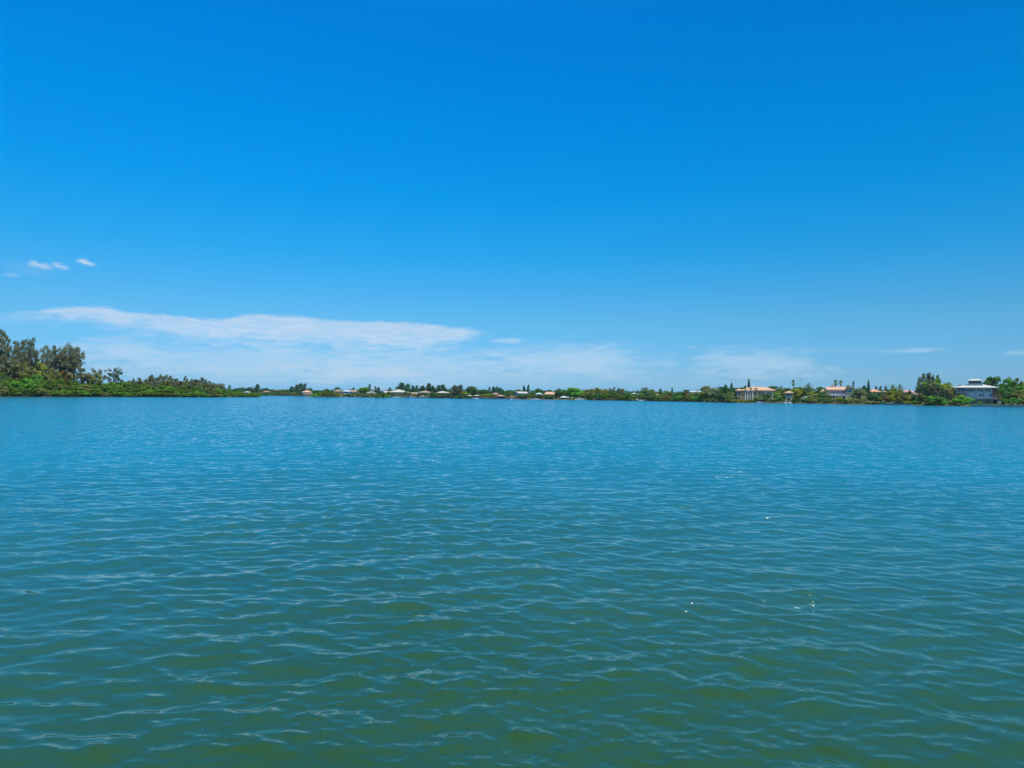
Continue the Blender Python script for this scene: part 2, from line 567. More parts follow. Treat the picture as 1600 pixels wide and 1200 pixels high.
# ------------------------------------------------------------------ shoreline and ground
FAR_WL = [(-400, 616.0), (200, 617.3), (380, 617.9), (410, 618.1), (450, 618.4), (470, 619.4), (500, 620.0), (560, 620.6), (640, 621.6), (700, 622.5),
          (800, 624.0), (900, 625.1), (960, 625.7), (1000, 626.5), (1080, 627.8), (1150, 629.4), (1200, 630.0), (1250, 630.6),
          (1300, 631.3), (1370, 632.2), (1420, 633.1), (1480, 634.3), (1540, 635.3), (1600, 636.2), (1760, 638.6), (2000, 643.0)]
ISL_WL = [(-500, 616.5), (-300, 618.2), (0, 619.8), (100, 620.0), (200, 620.2), (300, 620.6), (350, 620.7), (390, 620.5), (409, 620.4)]


def lerp(tab, x):
    if x <= tab[0][0]:
        return tab[0][1]
    for (a, b), (c, d) in zip(tab, tab[1:]):
        if x <= c:
            return b + (d - b) * (x - a) / (c - a)
    return tab[-1][1]


def shore(px, tab=FAR_WL):
    return ground(px, lerp(tab, px))


def land_z(off):
    tab = [(-3, -0.7), (0, -0.06), (1.2, 0.45), (8, 0.85), (30, 1.15), (80, 1.4), (500, 1.6)]
    return lerp(tab, off)


def site(px, off=0.0, tab=FAR_WL):
    """a spot on land, off metres behind the waterline on the bearing of picture column px"""
    s = shore(px, tab)
    p = s * (1 + off / s.length)
    return Vector((p.x, p.y, max(land_z(off), 0.0)))


def land_mesh(name, tab, px0, px1, offs, mat, tip=None):
    rng = random.Random(5)
    n = int((px1 - px0) / 6) + 1
    V = []; Fc = []
    for i in range(n + 1):
        px = px0 + (px1 - px0) * i / n
        s = shore(px, tab)
        for o in offs:
            oo = o
            if tip and px > tip[0]:
                oo = min(o, max(tip[1] * (tip[2] - px) / (tip[2] - tip[0]), 0.5) + o * 0.001) if o > 0 else o
            wob = (rng.random() - 0.5) * (0.8 if 0 <= o < 5 else 0.25)
            p = s * (1 + (oo + wob) / s.length)
            V.append((p.x, p.y, land_z(oo) + (rng.random() - 0.5) * 0.12 * (oo > 2)))
    m_ = len(offs)
    for i in range(n):
        for j in range(m_ - 1):
            Fc.append((i * m_ + j, (i + 1) * m_ + j, (i + 1) * m_ + j + 1, i * m_ + j + 1))
    me = bpy.data.meshes.new(name)
    me.from_pydata(V, [], Fc)
    me.update()
    me.polygons.foreach_set('use_smooth', [True] * len(Fc))
    return put(name, me, mat, kind='structure')


def soil_mat():
    mt = bpy.data.materials.new('ground')
    mt.use_nodes = True
    t = NT(mt.node_tree)
    b = t.t.nodes['Principled BSDF']
    g = t.n('ShaderNodeNewGeometry')
    n1 = t.noise(g.outputs['Position'], 0.22, 5, 0.6)
    n2 = t.noise(g.outputs['Position'], 2.5, 4, 0.6)
    sp = t.n('ShaderNodeSeparateXYZ'); t.link(g.outputs['Position'], sp.inputs[0])
    grass = t.mix(n2, (0.055, 0.085, 0.020, 1), (0.115, 0.150, 0.040, 1))
    dirt = t.mix(n2, (0.10, 0.075, 0.05, 1), (0.22, 0.18, 0.13, 1))
    gr = t.mix(t.smooth(n1, 0.52, 0.66), grass, dirt)
    wet = t.mix(t.smooth(t.math('ADD', sp.outputs[2], t.math('MULTIPLY', n2, 0.3)), 0.25, 0.6), (0.035, 0.028, 0.020, 1), gr)
    t.val(b.inputs['Base Color'], wet)
    b.inputs['Roughness'].default_value = 0.95
    return mt


SOIL = soil_mat()
land_mesh('far_shore_ground', FAR_WL, -420, 2000, [-3, 0, 1.2, 4, 8, 18, 30, 50, 80, 140, 260, 500], SOIL)
land_mesh('island_ground', ISL_WL, -480, 409, [-3, 0, 1.2, 4, 8, 18, 30, 50, 70, 80], SOIL, tip=(330, 60, 409))

# ------------------------------------------------------------------ plants
rnd = random.Random(77)
nrg = np.random.default_rng(77)


def leaf_mesh(name, C, N, size, aspect=1.7, up=0.0, rg=None):
    """pointed leaf-clump faces at C (n,3) roughly facing N (n,3)"""
    rg = rg or nrg
    n = len(C)
    N = N / (np.linalg.norm(N, axis=1, keepdims=True) + 1e-9)
    T = rg.normal(0, 1, (n, 3))
    T[:, 2] += up * 2.2
    T -= N * (T * N).sum(1, keepdims=True)
    T /= np.linalg.norm(T, axis=1, keepdims=True) + 1e-9
    B = np.cross(N, T)
    s = (np.asarray(size) * rg.uniform(0.65, 1.35, n))[:, None]
    L = s * aspect * 0.5; W = s * 0.5
    bend = N * s * 0.12
    v = np.stack([C - T * L, C + B * W + bend, C + T * L, C - B * W + bend], 1).reshape(-1, 3)
    me = bpy.data.meshes.new(name)
    me.vertices.add(len(v)); me.vertices.foreach_set('co', v.astype(np.float32).ravel())
    me.loops.add(n * 4); me.loops.foreach_set('vertex_index', np.arange(n * 4, dtype=np.int32))
    me.polygons.add(n); me.polygons.foreach_set('loop_start', (np.arange(n) * 4).astype(np.int32))
    me.update(calc_edges=True)
    return me


def shell(rg, c, r, n, flat=1.0, low=-0.45):
    """points and outward normals on the outside of a leaf clump"""
    d = rg.normal(0, 1, (n * 2, 3)); d /= np.linalg.norm(d, axis=1, keepdims=True)
    d = d[d[:, 2] > low][:n]
    rad = rg.uniform(0.62, 1.06, len(d))[:, None]
    p = np.asarray(c) + d * rad * np.asarray([r, r, r * flat])
    return p, d + rg.normal(0, 0.45, d.shape)


def variant_round(seed, clumps=26, per=70, leaf=0.055, top=1.0, bottom=0.12, fat=1.0, egg=0.0):
    """rounded broad crown inside a unit box: width 1, height 1, base at z=0; returns crown mesh and trunk mesh"""
    rg = np.random.default_rng(seed)
    P = []; Nn = []; cs = []
    for i in range(clumps):
        while True:
            u = rg.uniform(-1, 1, 3)
            if (u ** 2).sum() <= 1 and (u ** 2).sum() > 0.12:
                break
        z = bottom + (top - bottom) * (0.5 + 0.42 * u[2])
        wz = 1.0 - egg * (z - 0.4)
        c = np.array([u[0] * 0.38 * wz, u[1] * 0.38 * wz, z])
        r = rg.uniform(0.10, 0.17) * fat
        cs.append(c)
        p, n = shell(rg, c, r, per, (top - bottom) * 0.85)
        P.append(p); Nn.append(n)
    P = np.vstack(P); Nn = np.vstack(Nn)
    keep = (P[:, 2] > 0.0) & (P[:, 2] < 1.0)
    crown = leaf_mesh('crown', P[keep], Nn[keep], leaf, 1.6, 0, rg)
    mb = MB()
    h = bottom + (top - bottom) * 0.45
    bend = rg.normal(0, 0.03, 2)
    mid = (bend[0], bend[1], h * 0.6)
    mb.tube([(0, 0, -0.06), (0, 0, 0.02), mid, (bend[0] * 1.4, bend[1] * 1.4, h)], [0.036, 0.028, 0.02, 0.014], 6)
    for c in cs[:9]:
        mb.tube([mid, (c[0] * 0.55, c[1] * 0.55, (mid[2] + c[2]) / 2), tuple(c)], [0.014, 0.009, 0.004], 4, False)
    return crown, mb.mesh('trunk')


def variant_mangrove(seed, clumps=30, per=62, leaf=0.062):
    """wide mound of leaves down to the water with arching prop roots below"""
    rg = np.random.default_rng(seed)
    P = []; Nn = []
    for i in range(clumps):
        a = rg.uniform(0, 2 * np.pi); q = math.sqrt(rg.uniform(0, 1)) * 0.47
        ceil = 0.95 * (1 - (q / 0.62) ** 2) ** 0.5
        z = rg.uniform(0.20, 0.88) * ceil + 0.06
        r = rg.uniform(0.09, 0.155)
        p, n = shell(rg, (q * math.cos(a), q * math.sin(a), z), r, per, 1.1, -0.3)
        P.append(p); Nn.append(n)
    P = np.vstack(P); Nn = np.vstack(Nn)
    keep = (P[:, 2] > 0.05) & (P[:, 2] < 1.03)
    crown = leaf_mesh('crown', P[keep], Nn[keep], leaf, 1.5, 0, rg)
    mb = MB()
    for i in range(11):
        a = rg.uniform(0, 2 * np.pi); q = rg.uniform(0.12, 0.44)
        x, y = q * math.cos(a), q * math.sin(a)
        mb.tube([(x, y, -0.12), (x * 0.9, y * 0.9, 0.08), (x * 0.5, y * 0.5, 0.24), (x * 0.2, y * 0.2, 0.34)], [0.012, 0.012, 0.014, 0.016], 4, False)
    return crown, mb.mesh('prop_roots')


def variant_pine(seed, whorls=26, leaf=0.05, spread=0.40, droop=0.25, per=16, gap=0.25, start=0.18):
    """slender she-oak: straight leader, thin ascending boughs carrying wispy upright plumes"""
    rg = np.random.default_rng(seed)
    P = []; Nn = []
    mb = MB()
    lean = rg.normal(0, 0.03, 2)
    mb.tube([(0, 0, -0.05), (lean[0] * 0.5, lean[1] * 0.5, 0.5), (lean[0], lean[1], 0.97)], [0.022, 0.014, 0.004], 5)
    for i in range(whorls):
        z = start + (0.94 - start) * (i + rg.uniform(0, 1)) / whorls
        if rg.uniform() < gap:
            continue
        a = rg.uniform(0, 2 * np.pi)
        prof = (1.0 - z) ** 0.85 * min(1, (z - start) * 4 + 0.45)
        L = spread * rg.uniform(0.55, 1.15) * prof + 0.05
        tip = np.array([lean[0] * z + math.cos(a) * L, lean[1] * z + math.sin(a) * L, min(0.99, z + L * rg.uniform(0.25, 0.8))])
        base = np.array([lean[0] * z, lean[1] * z, z])
        mb.tube([tuple(base), tuple((base + tip) / 2 + [0, 0, -0.01]), tuple(tip)], [0.007, 0.005, 0.002], 3, False)
        for k in range(per):
            t = rg.uniform(0.25, 1.08)
            c = base + (tip - base) * t + rg.normal(0, 0.022, 3) + [0, 0, 0.012]
            P.append(c); Nn.append(rg.normal(0, 1, 3) * [1, 1, 0.35])
    for k in range(per):
        P.append(np.array([lean[0], lean[1], rg.uniform(0.86, 1.0)]) + rg.normal(0, 0.012, 3)); Nn.append(rg.normal(0, 1, 3))
    P = np.array(P); Nn = np.array(Nn)
    return leaf_mesh('crown', P, Nn, leaf, 4.0, 0.9, rg), mb.mesh('trunk')


def variant_open(seed, leaders=5, leaf=0.017, clump=0.055, n=60, per=52, low=0.24, wide=0.46, sparse=0.075):
    """tall open-crowned tree: forking trunk, many small separate leaf clumps with sky between"""
    rg = np.random.default_rng(seed)
    P = []; Nn = []
    mb = MB()
    fork = 0.17 + rg.uniform(0, 0.06)
    mb.tube([(0, 0, -0.03), (0.0, 0.01, fork)], [0.026, 0.019], 6)
    p0 = np.array([0, 0.01, fork])
    tops = []
    for l in range(leaders):
        a = 2 * np.pi * (l + rg.uniform(0, 0.8)) / leaders
        top = np.array([math.cos(a) * wide * rg.uniform(0.25, 0.7), math.sin(a) * wide * rg.uniform(0.25, 0.7), rg.uniform(0.72, 0.93)])
        pm = p0 * 0.5 + top * 0.5 + [0, 0, -0.04] + rg.normal(0, 0.02, 3)
        mb.tube([tuple(p0), tuple(pm), tuple(top)], [0.014, 0.009, 0.003], 5, False)
        tops.append((pm, top))
    # humps of the outline: each leader carries its own dome of clumps
    sites = []
    tries = 0
    while len(sites) < n and tries < 6000:
        tries += 1
        pm, top = tops[rg.integers(leaders)]
        u = rg.normal(0, 1, 3); u /= np.linalg.norm(u); u *= rg.uniform(0.15, 1) ** 0.5
        c = (pm * 0.45 + top * 0.55) + u * np.array([wide * 0.52, wide * 0.52, 0.27])
        if c[2] < low or c[2] > 0.97 or math.hypot(c[0], c[1]) > wide * 1.02:
            continue
        if any(np.linalg.norm(c - s_) < sparse for s_ in sites):
            continue
        sites.append(c)
    for c in sites:
        pm, top = min(tops, key=lambda q: np.linalg.norm(c - (q[0] + q[1]) / 2))
        t = min(max((c[2] - fork) / max(top[2] - fork, 0.05) - 0.22, 0.05), 0.95)
        b = p0 * (1 - t) ** 2 + 2 * pm * t * (1 - t) + top * t * t
        mb.tube([tuple(b), tuple((b + c) / 2 + [0, 0, 0.012]), tuple(c)], [0.005, 0.0035, 0.0012], 3, False)
        p, nn = shell(rg, c, clump * rg.uniform(0.5, 1.15), int(per * rg.uniform(0.4, 1.2)), rg.uniform(0.6, 1.0), -0.7)
        p += rg.normal(0, 0.012, p.shape)
        P.append(p); Nn.append(nn + rg.normal(0, 0.5, nn.shape))
    P = np.vstack(P); Nn = np.vstack(Nn)
    return leaf_mesh('crown', P, Nn, leaf, 1.9, 0.2, rg), mb.mesh('trunk')


def frond(P, Q, a, el, L, leaf, rg, drop):
    """one feather frond: leaflets both sides of an arching midrib; appends leaflet quads"""
    d = np.array([math.cos(a), math.sin(a), 0.0]); side = np.array([-math.sin(a), math.cos(a), 0.0])
    n = 9
    pts = []
    for i in range(n + 1):
        t = i / n
        pts.append(d * (L * (math.cos(el) * t - 0.06 * t * t)) + np.array([0, 0, L * (math.sin(el) * t - drop * t * t)]))
    for i in range(n):
        c = (pts[i] + pts[i + 1]) / 2
        ax = pts[i + 1] - pts[i]
        w = leaf * math.sin(math.pi * (0.12 + 0.84 * (i + 0.5) / n)) ** 0.7
        for sg in (-1, 1):
            tipv = side * sg * w + ax * 0.9 + np.array([0, 0, -w * rg.uniform(0.25, 0.7)])
            Q.append([pts[i], pts[i + 1] * 0.6 + pts[i] * 0.4, c + tipv, c + tipv * 0.55 - ax * 0.25])
    return pts


def variant_palm(seed, fronds=17, L=0.30, skirt=0, lean=0.05, stem=0.74, rad=0.014, fan=False):
    """palm, height 1: stem, crown of fronds, optional skirt of dead ones"""
    rg = np.random.default_rng(seed)
    la = rg.uniform(0, 2 * np.pi)
    lx, ly = math.cos(la) * lean, math.sin(la) * lean
    mb = MB()
    mb.tube([(0, 0, -0.04), (lx * 0.15, ly * 0.15, stem * 0.35), (lx * 0.6, ly * 0.6, stem * 0.75), (lx, ly, stem + 0.02)], [rad * 1.4, rad, rad * 0.9, rad * 0.95], 6)
    Q = []; S = []
    hub = np.array([lx, ly, stem + 0.02])

    def fan_leaf(dst, a, el, l):
        d = np.array([math.cos(a) * math.cos(el), math.sin(a) * math.cos(el), math.sin(el)])
        s = np.array([-math.sin(a), math.cos(a), 0])
        u = np.cross(d, s)
        c = hub + d * l * 0.5
        for k in range(7):
            t = (k - 3) / 3 * 1.25
            v = d * math.cos(t) + (s * math.sin(t)); w = np.cross(v, u) * 0.10
            e = c + v * l * 0.55 * (1.1 - 0.12 * abs(k - 3)) + np.array([0, 0, -l * 0.12 * rg.uniform(0.4, 1.5)])
            dst.append([c, c + (e - c) * 0.55 + w * l, e, c + (e - c) * 0.55 - w * l])
        dst.append([hub - s * 0.004, hub + s * 0.004, c + s * 0.003, c - s * 0.003])
    for i in range(fronds):
        a = 2 * np.pi * i / fronds * 2.618 + rg.normal(0, 0.15)
        el = math.radians(88 - 112 * (i + 0.5) / fronds) + rg.normal(0, 0.08)
        if fan:
            fan_leaf(Q, a, el, L * rg.uniform(0.8, 1.05))
        else:
            q = []
            frond(None, q, a, el, L * rg.uniform(0.85, 1.1), L * 0.26, rg, rg.uniform(0.25, 0.55))
            Q += [[hub + v for v in qq] for qq in q]
    for i in range(skirt):
        a = rg.uniform(0, 2 * np.pi); el = math.radians(rg.uniform(-84, -55))
        if fan:
            fan_leaf(S, a, el, L * rg.uniform(0.6, 0.9))
        else:
            q = []
            frond(None, q, a, el, L * rg.uniform(0.6, 0.9), L * 0.12, rg, 0.15)
            S += [[hub + v for v in qq] for qq in q]

    def qm(name, quads):
        v = [tuple(p) for q in quads for p in q]
        me = bpy.data.meshes.new(name)
        me.from_pydata(v, [], [(4 * i, 4 * i + 1, 4 * i + 2, 4 * i + 3) for i in range(len(quads))])
        me.update()
        return me
    return qm('fronds', Q), mb.mesh('trunk'), (qm('dead_fronds', S) if S else None)


def variant_norfolk(seed, tiers=15, leaf=0.05, wide=0.5, per=18):
    """narrow conifer: level whorls shortening to a spire"""
    rg = np.random.default_rng(seed)
    mb = MB()
    mb.tube([(0, 0, -0.05), (0, 0, 0.98)], [0.022, 0.004], 6)
    P = []; Nn = []
    for t in range(tiers):
        z = 0.10 + 0.86 * (t / tiers)
        L = wide * (1 - z) ** 0.8 * rg.uniform(0.8, 1.05) + 0.02
        m_ = 6
        off = rg.uniform(0, 1)
        for k in range(m_):
            a = 2 * np.pi * (k + off) / m_ + rg.normal(0, 0.12)
            e = np.array([math.cos(a) * L, math.sin(a) * L, z + L * 0.16])
            mb.tube([(0, 0, z), tuple(e)], [0.006, 0.002], 3, False)
            for q in range(per):
                u = rg.uniform(0.2, 1.04)
                c = np.array([0, 0, z]) * (1 - u) + e * u + rg.normal(0, 0.012, 3)
                P.append(c); Nn.append(rg.normal(0, 0.5, 3) + [0, 0, 1.0])
    for q in range(20):
        P.append(np.array([0, 0, rg.uniform(0.9, 1.0)]) + rg.normal(0, 0.01, 3)); Nn.append(rg.normal(0, 1, 3))
    return leaf_mesh('crown', np.array(P), np.array(Nn), leaf, 1.8, 0, rg), mb.mesh('trunk')


VAR = {}


def variants(kind):
    """proto meshes of a kind, made the first time they are asked for"""
    if kind in VAR:
        return VAR[kind]
    if kind == 'mangrove':
        v = [variant_mangrove(s) for s in range(100, 106)]
    elif kind == 'bush':
        v = [variant_round(s, 20, 60, 0.085, 1.0, 0.0, 1.15) for s in range(200, 204)]
    elif kind == 'round':
        v = [variant_round(s, 34, 72, 0.050, 1.0, 0.18) for s in range(210, 215)]
    elif kind == 'loose':
        v = [variant_round(s, 24, 46, 0.052, 1.0, 0.16, 0.85) for s in range(220, 224)]
    elif kind == 'column':
        v = [variant_round(s, 22, 60, 0.060, 1.0, 0.03, 0.9, 0.9) for s in range(230, 232)]
    elif kind == 'pine':
        v = [variant_pine(s, 44, 0.034, 0.46, per=17) for s in range(240, 246)]
    elif kind == 'pine_thick':
        v = [variant_pine(s, 66, 0.036, 0.50, per=22, gap=0.08, start=0.10) for s in range(250, 254)]
    elif kind == 'open':
        v = [variant_open(s, 4, 0.034, 0.09, 26, 40, 0.2, 0.44, 0.09) for s in range(260, 264)]
    elif kind == 'palm':
        v = [variant_palm(s, 18, 0.33, 3, 0.08, 0.70) for s in range(270, 275)]
    elif kind == 'palm_low':
        v = [variant_palm(s, 20, 0.52, 4, 0.05, 0.46, 0.022) for s in range(280, 284)]
    elif kind == 'fan':
        v = [variant_palm(s, 30, 0.165, 6, 0.03, 0.86, 0.014, True) for s in range(290, 293)]
    elif kind == 'fan_skirt':
        v = [variant_palm(s, 30, 0.30, 22, 0.04, 0.72, 0.020, True) for s in range(295, 298)]
    elif kind == 'norfolk':
        v = [variant_norfolk(s) for s in range(300, 303)]
    VAR[kind] = v
    return v


NAMES = {'mangrove': ('mangrove_bush', 'mangrove'), 'bush': ('shrub', 'shrub'), 'round': ('broadleaf_tree', 'tree'), 'loose': ('broadleaf_tree', 'tree'),
         'column': ('columnar_tree', 'tree'), 'pine': ('pine_tree', 'tree'), 'pine_thick': ('pine_tree', 'tree'), 'open': ('open_crowned_tree', 'tree'),
         'palm': ('palm_tree', 'palm tree'), 'palm_low': ('palm_tree', 'palm tree'), 'fan': ('fan_palm', 'palm tree'), 'fan_skirt': ('fan_palm', 'palm tree'),
         'norfolk': ('conifer_tree', 'tree')}
DEFAULT_LEAF = {'mangrove': 'mangrove', 'bush': 'bright', 'round': 'dark', 'loose': 'olive', 'column': 'dark', 'pine': 'pine', 'pine_thick': 'pine',
                'open': 'pine', 'palm': 'palm', 'palm_low': 'palm', 'fan': 'palm', 'fan_skirt': 'palm', 'norfolk': 'teal'}
LEAFY = {}


def tinted(me, leaf):
    """the same crown shape in another species' leaf material"""
    key = (me.name, leaf)
    if key not in LEAFY:
        m2 = me.copy()
        m2.name = me.name
        m2.materials.clear(); m2.materials.append(LEAF[leaf])
        LEAFY[key] = m2
    return LEAFY[key]


PLANTS = []


def plant(kind, px, w, top, off, label, leaf=None, group=None, tab=FAR_WL, pale=False, unique=None):
    """px: picture column, w: width there (px), top: row its tip reaches, off: metres behind the waterline"""
    p = site(px, off, tab)
    if kind == 'mangrove':
        p.z = min(p.z, 0.15) if off < 2.5 else p.z
    h = max(z_at(px, top, p.y) - p.z, 0.6)
    c = math.cos(math.atan2(p.x, p.y))
    wm = w * p.y * c / F * (1.14 if kind in ('round', 'loose', 'palm_low', 'palm') else 1.0)
    vs = unique or variants(kind)
    v = vs[rnd.randrange(len(vs))]
    leaf = leaf or DEFAULT_LEAF[kind]
    nm, cat = NAMES[kind]
    span = 1.0
    if kind in ('pine', 'pine_thick'):
        span = 0.72
    elif kind in ('palm',):
        span = 0.60
    elif kind == 'palm_low':
        span = 0.92
    elif kind == 'fan':
        span = 0.30
    elif kind == 'fan_skirt':
        span = 0.56
    elif kind == 'norfolk':
        span = 0.86
    elif kind == 'open':
        span = 0.85
    o = thing(nm, label, cat, p, rnd.uniform(0, 6.28), group, (wm / span, wm / span, h))
    bark = BARK_PALE if pale else BARK
    if kind.startswith('palm') or kind.startswith('fan'):
        put('fronds', tinted(v[0], leaf), None, o)
        put('trunk', v[1], BARK_PALE, o)
        if v[2] is not None:
            put('dead_fronds', tinted(v[2], 'straw'), None, o)
    elif kind == 'mangrove':
        put('crown', tinted(v[0], leaf), None, o)
        put('prop_roots', v[1], ROOTM, o)
    else:
        put('crown', tinted(v[0], leaf), None, o)
        put('trunk', v[1], bark, o)
    PLANTS.append(o)
    return o
# ------------------------------------------------------------------ left island
HEDGE_TOP = [(-120, 577), (0, 580), (50, 582), (100, 587), (130, 592), (160, 595), (200, 596), (230, 600), (260, 602), (300, 603), (340, 605.5), (360, 609), (376, 610), (392, 612.5), (402, 615)]
for row, (frac, off, step, wid) in enumerate([(0.42, 0.6, 16, 25), (0.72, 6, 18, 27), (1.0, 13, 17, 29)]):
    px = -110 + row * 6
    lim = (404, 396, 376)[row]
    while px < lim:
        ht = lerp(HEDGE_TOP, px); wl = lerp(ISL_WL, px)
        top = wl - (wl - ht) * frac * rnd.uniform(0.86, 1.10)
        k = 1.0 if px < 200 else (0.85 if px < 330 else 0.6)
        lf = rnd.choices(['mangrove', 'bright', 'dark', 'olive'], [6, 3, 1.2, 1.0])[0]
        plant('mangrove', px + rnd.uniform(-3, 3), wid * k * rnd.uniform(0.85, 1.2), top, off,
              'green mangrove bush in the dense hedge along the waterline of the left island', lf,
              'mangroves of the left island hedge', ISL_WL)
        px += step * k

OPENU = [variant_open(401, 4, 0.019, 0.060, 70, 66, 0.18, 0.46, 0.080), variant_open(402, 6, 0.018, 0.062, 100, 74, 0.18, 0.46, 0.064),
         variant_open(403, 4, 0.021, 0.066, 62, 60, 0.16, 0.44, 0.080), variant_open(404, 7, 0.018, 0.060, 110, 70, 0.16, 0.48, 0.064),
         variant_open(405, 4, 0.030, 0.080, 30, 40, 0.20, 0.44, 0.09), variant_open(406, 5, 0.028, 0.075, 34, 44, 0.18, 0.46, 0.09)]
ISL = [
    ('open', 5, 46, 514, 26, 'pine', 0, 'tallest sparse crowned tree cut by the left edge of the view on the island'),
    ('open', -36, 50, 520, 30, 'pine', 3, 'tall grey crowned tree beyond the left edge on the island'),
    ('open', 39, 48, 523, 24, 'pine', 1, 'tall full brown grey crown, second tallest tree on the left island'),
    ('open', 75, 34, 538, 26, 'pine', 2, 'open crown with sky gaps leaning left of the broad dark twin crowned island tree'),
    ('open', 105, 58, 535, 22, 'pine', 3, 'broad dark rounded open crown, rightmost of the big island trees'),
    ('open', 151, 30, 573, 22, 'pine', 4, 'small brownish sparse tree standing alone right of the big island trees'),
    ('open', 178, 34, 570, 20, 'pine_grey', 5, 'small open grey green tree with see-through crown where the island drops to the low pines'),
    ('loose', 14, 40, 556, 20, 'pine', None, 'dull brown green tree filling in under the tallest island tree'),
    ('loose', 30, 34, 562, 18, 'olive', None, 'olive bushy tree below the second tallest island tree'),
    ('loose', 63, 40, 565, 19, 'yellow', None, 'yellow green bushy tree in the dip between the two groups of tall island trees'),
    ('loose', 82, 32, 574, 17, 'olive', None, 'yellowish olive shrub tree just above the hedge below the twin crowns'),
    ('loose', 118, 42, 566, 17, 'pine', None, 'dark grey green tree low under the right side of the broad island crown'),
    ('loose', 98, 28, 579, 15, 'rust', None, 'rusty brown shrub above the hedge beneath the broad island crown'),
    ('loose', 134, 24, 580, 18, 'pine', None, 'small dull tree at the foot of the rightmost big island tree'),
    ('loose', 150, 30, 583, 16, 'olive', None, 'brown green shrub under the lone small sparse island tree'),
    ('loose', -20, 44, 560, 18, 'olive', None, 'bushy olive tree beyond the left edge of the view'),
    ('loose', 24, 38, 552, 28, 'pine', None, 'grey brown bushy tree in the gap between the two tallest island trees'),
    ('loose', 90, 36, 556, 28, 'pine', None, 'grey brown bushy tree behind the middle of the broad twin crowns'),
    ('loose', 56, 34, 558, 28, 'pine_grey', None, 'grey green bushy tree behind the yellow green tree on the island'),
    ('loose', 0, 40, 545, 30, 'pine_grey', None, 'grey green bushy tree low at the left edge behind the tallest island tree'),
    ('loose', 46, 30, 572, 16, 'pine', None, 'dark bushy tree between yellow green tree and the second tallest crown'),
]
for kind, px, w_, top, off, lf, u, lab in ISL:
    plant(kind, px, w_, top, off, lab, lf, None, ISL_WL, unique=[OPENU[u]] if u is not None else None)
for px, w_, top in [(190, 14, 593), (200, 15, 593), (208, 12, 591), (218, 15, 590), (228, 15, 592), (236, 15, 586.5), (244, 14, 590), (250, 20, 585.5),
                    (259, 17, 584.5), (267, 15, 586), (275, 13, 592), (283, 13, 593), (290, 12, 586.5), (299, 13, 592), (306, 12, 589), (316, 13, 590.5),
                    (323, 13, 591), (329, 12, 596), (335, 10, 596), (342, 10, 597), (349, 9, 598), (212, 14, 596), (255, 16, 590), (263, 16, 590), (311, 13, 594)]:
    plant(rnd.choice(['pine', 'pine', 'loose', 'loose', 'pine_thick']), px, w_ * 1.1, top + 0.5, 20 + rnd.uniform(0, 14), 'grey green feathery tree in the low row above the hedge of the left island',
          rnd.choice(['pine', 'pine_grey', 'pine_grey']), 'row of low feathery trees on the island', ISL_WL)

px = 186
while px < 352:
    tp_ = lerp([(186, 596), (215, 595), (250, 593), (290, 595), (320, 597), (352, 602)], px)
    plant('loose', px, rnd.uniform(13, 18), tp_ + rnd.uniform(-2, 2), 16 + rnd.uniform(0, 8), 'dull bushy tree filling in under the low feathery pines of the left island',
          rnd.choice(['pine', 'pine_grey', 'olive', 'pine_grey']), 'bushy trees under the low pines', ISL_WL)
    px += 8

# ------------------------------------------------------------------ mangrove islets standing in the water
def islet(px0, px1, wl, top, label_, name, n, group):
    a = ground(px0, wl); b = ground(px1, wl)
    for i in range(n):
        t = (i + 0.5) / n
        p = a + (b - a) * t
        p = p + Vector((p.x, p.y, 0)).normalized() * rnd.uniform(0, 3.0)
        p.z = -0.1
        ht = z_at(px0 + (px1 - px0) * t, wl - (wl - top) * (1 - 0.45 * abs(2 * t - 1) ** 2) * rnd.uniform(0.88, 1.05), p.y) + 0.1
        wm = (px1 - px0) / n * 1.75 * p.y / F
        v = rnd.choice(variants('mangrove'))
        o = thing('mangrove_bush', label_, 'mangrove', p, rnd.uniform(0, 6.28), group, (wm, wm, ht))
        put('crown', tinted(v[0], rnd.choice(['mangrove', 'olive', 'bright', 'dark'])), None, o)
        put('prop_roots', v[1], ROOTM, o)


islet(488, 530, 621.6, 610, 'mangrove bush of the longer green islet standing in open water left of centre', 'm', 6, 'mangroves of the long islet')
islet(586, 606, 622.6, 613, 'mangrove bush of the small round islet standing in open water', 'm', 3, 'mangroves of the round islet')
islet(379, 407, 620.6, 612.5, 'low mangrove bush at the outer tip of the left island', 'm', 5, 'mangroves at the island tip')

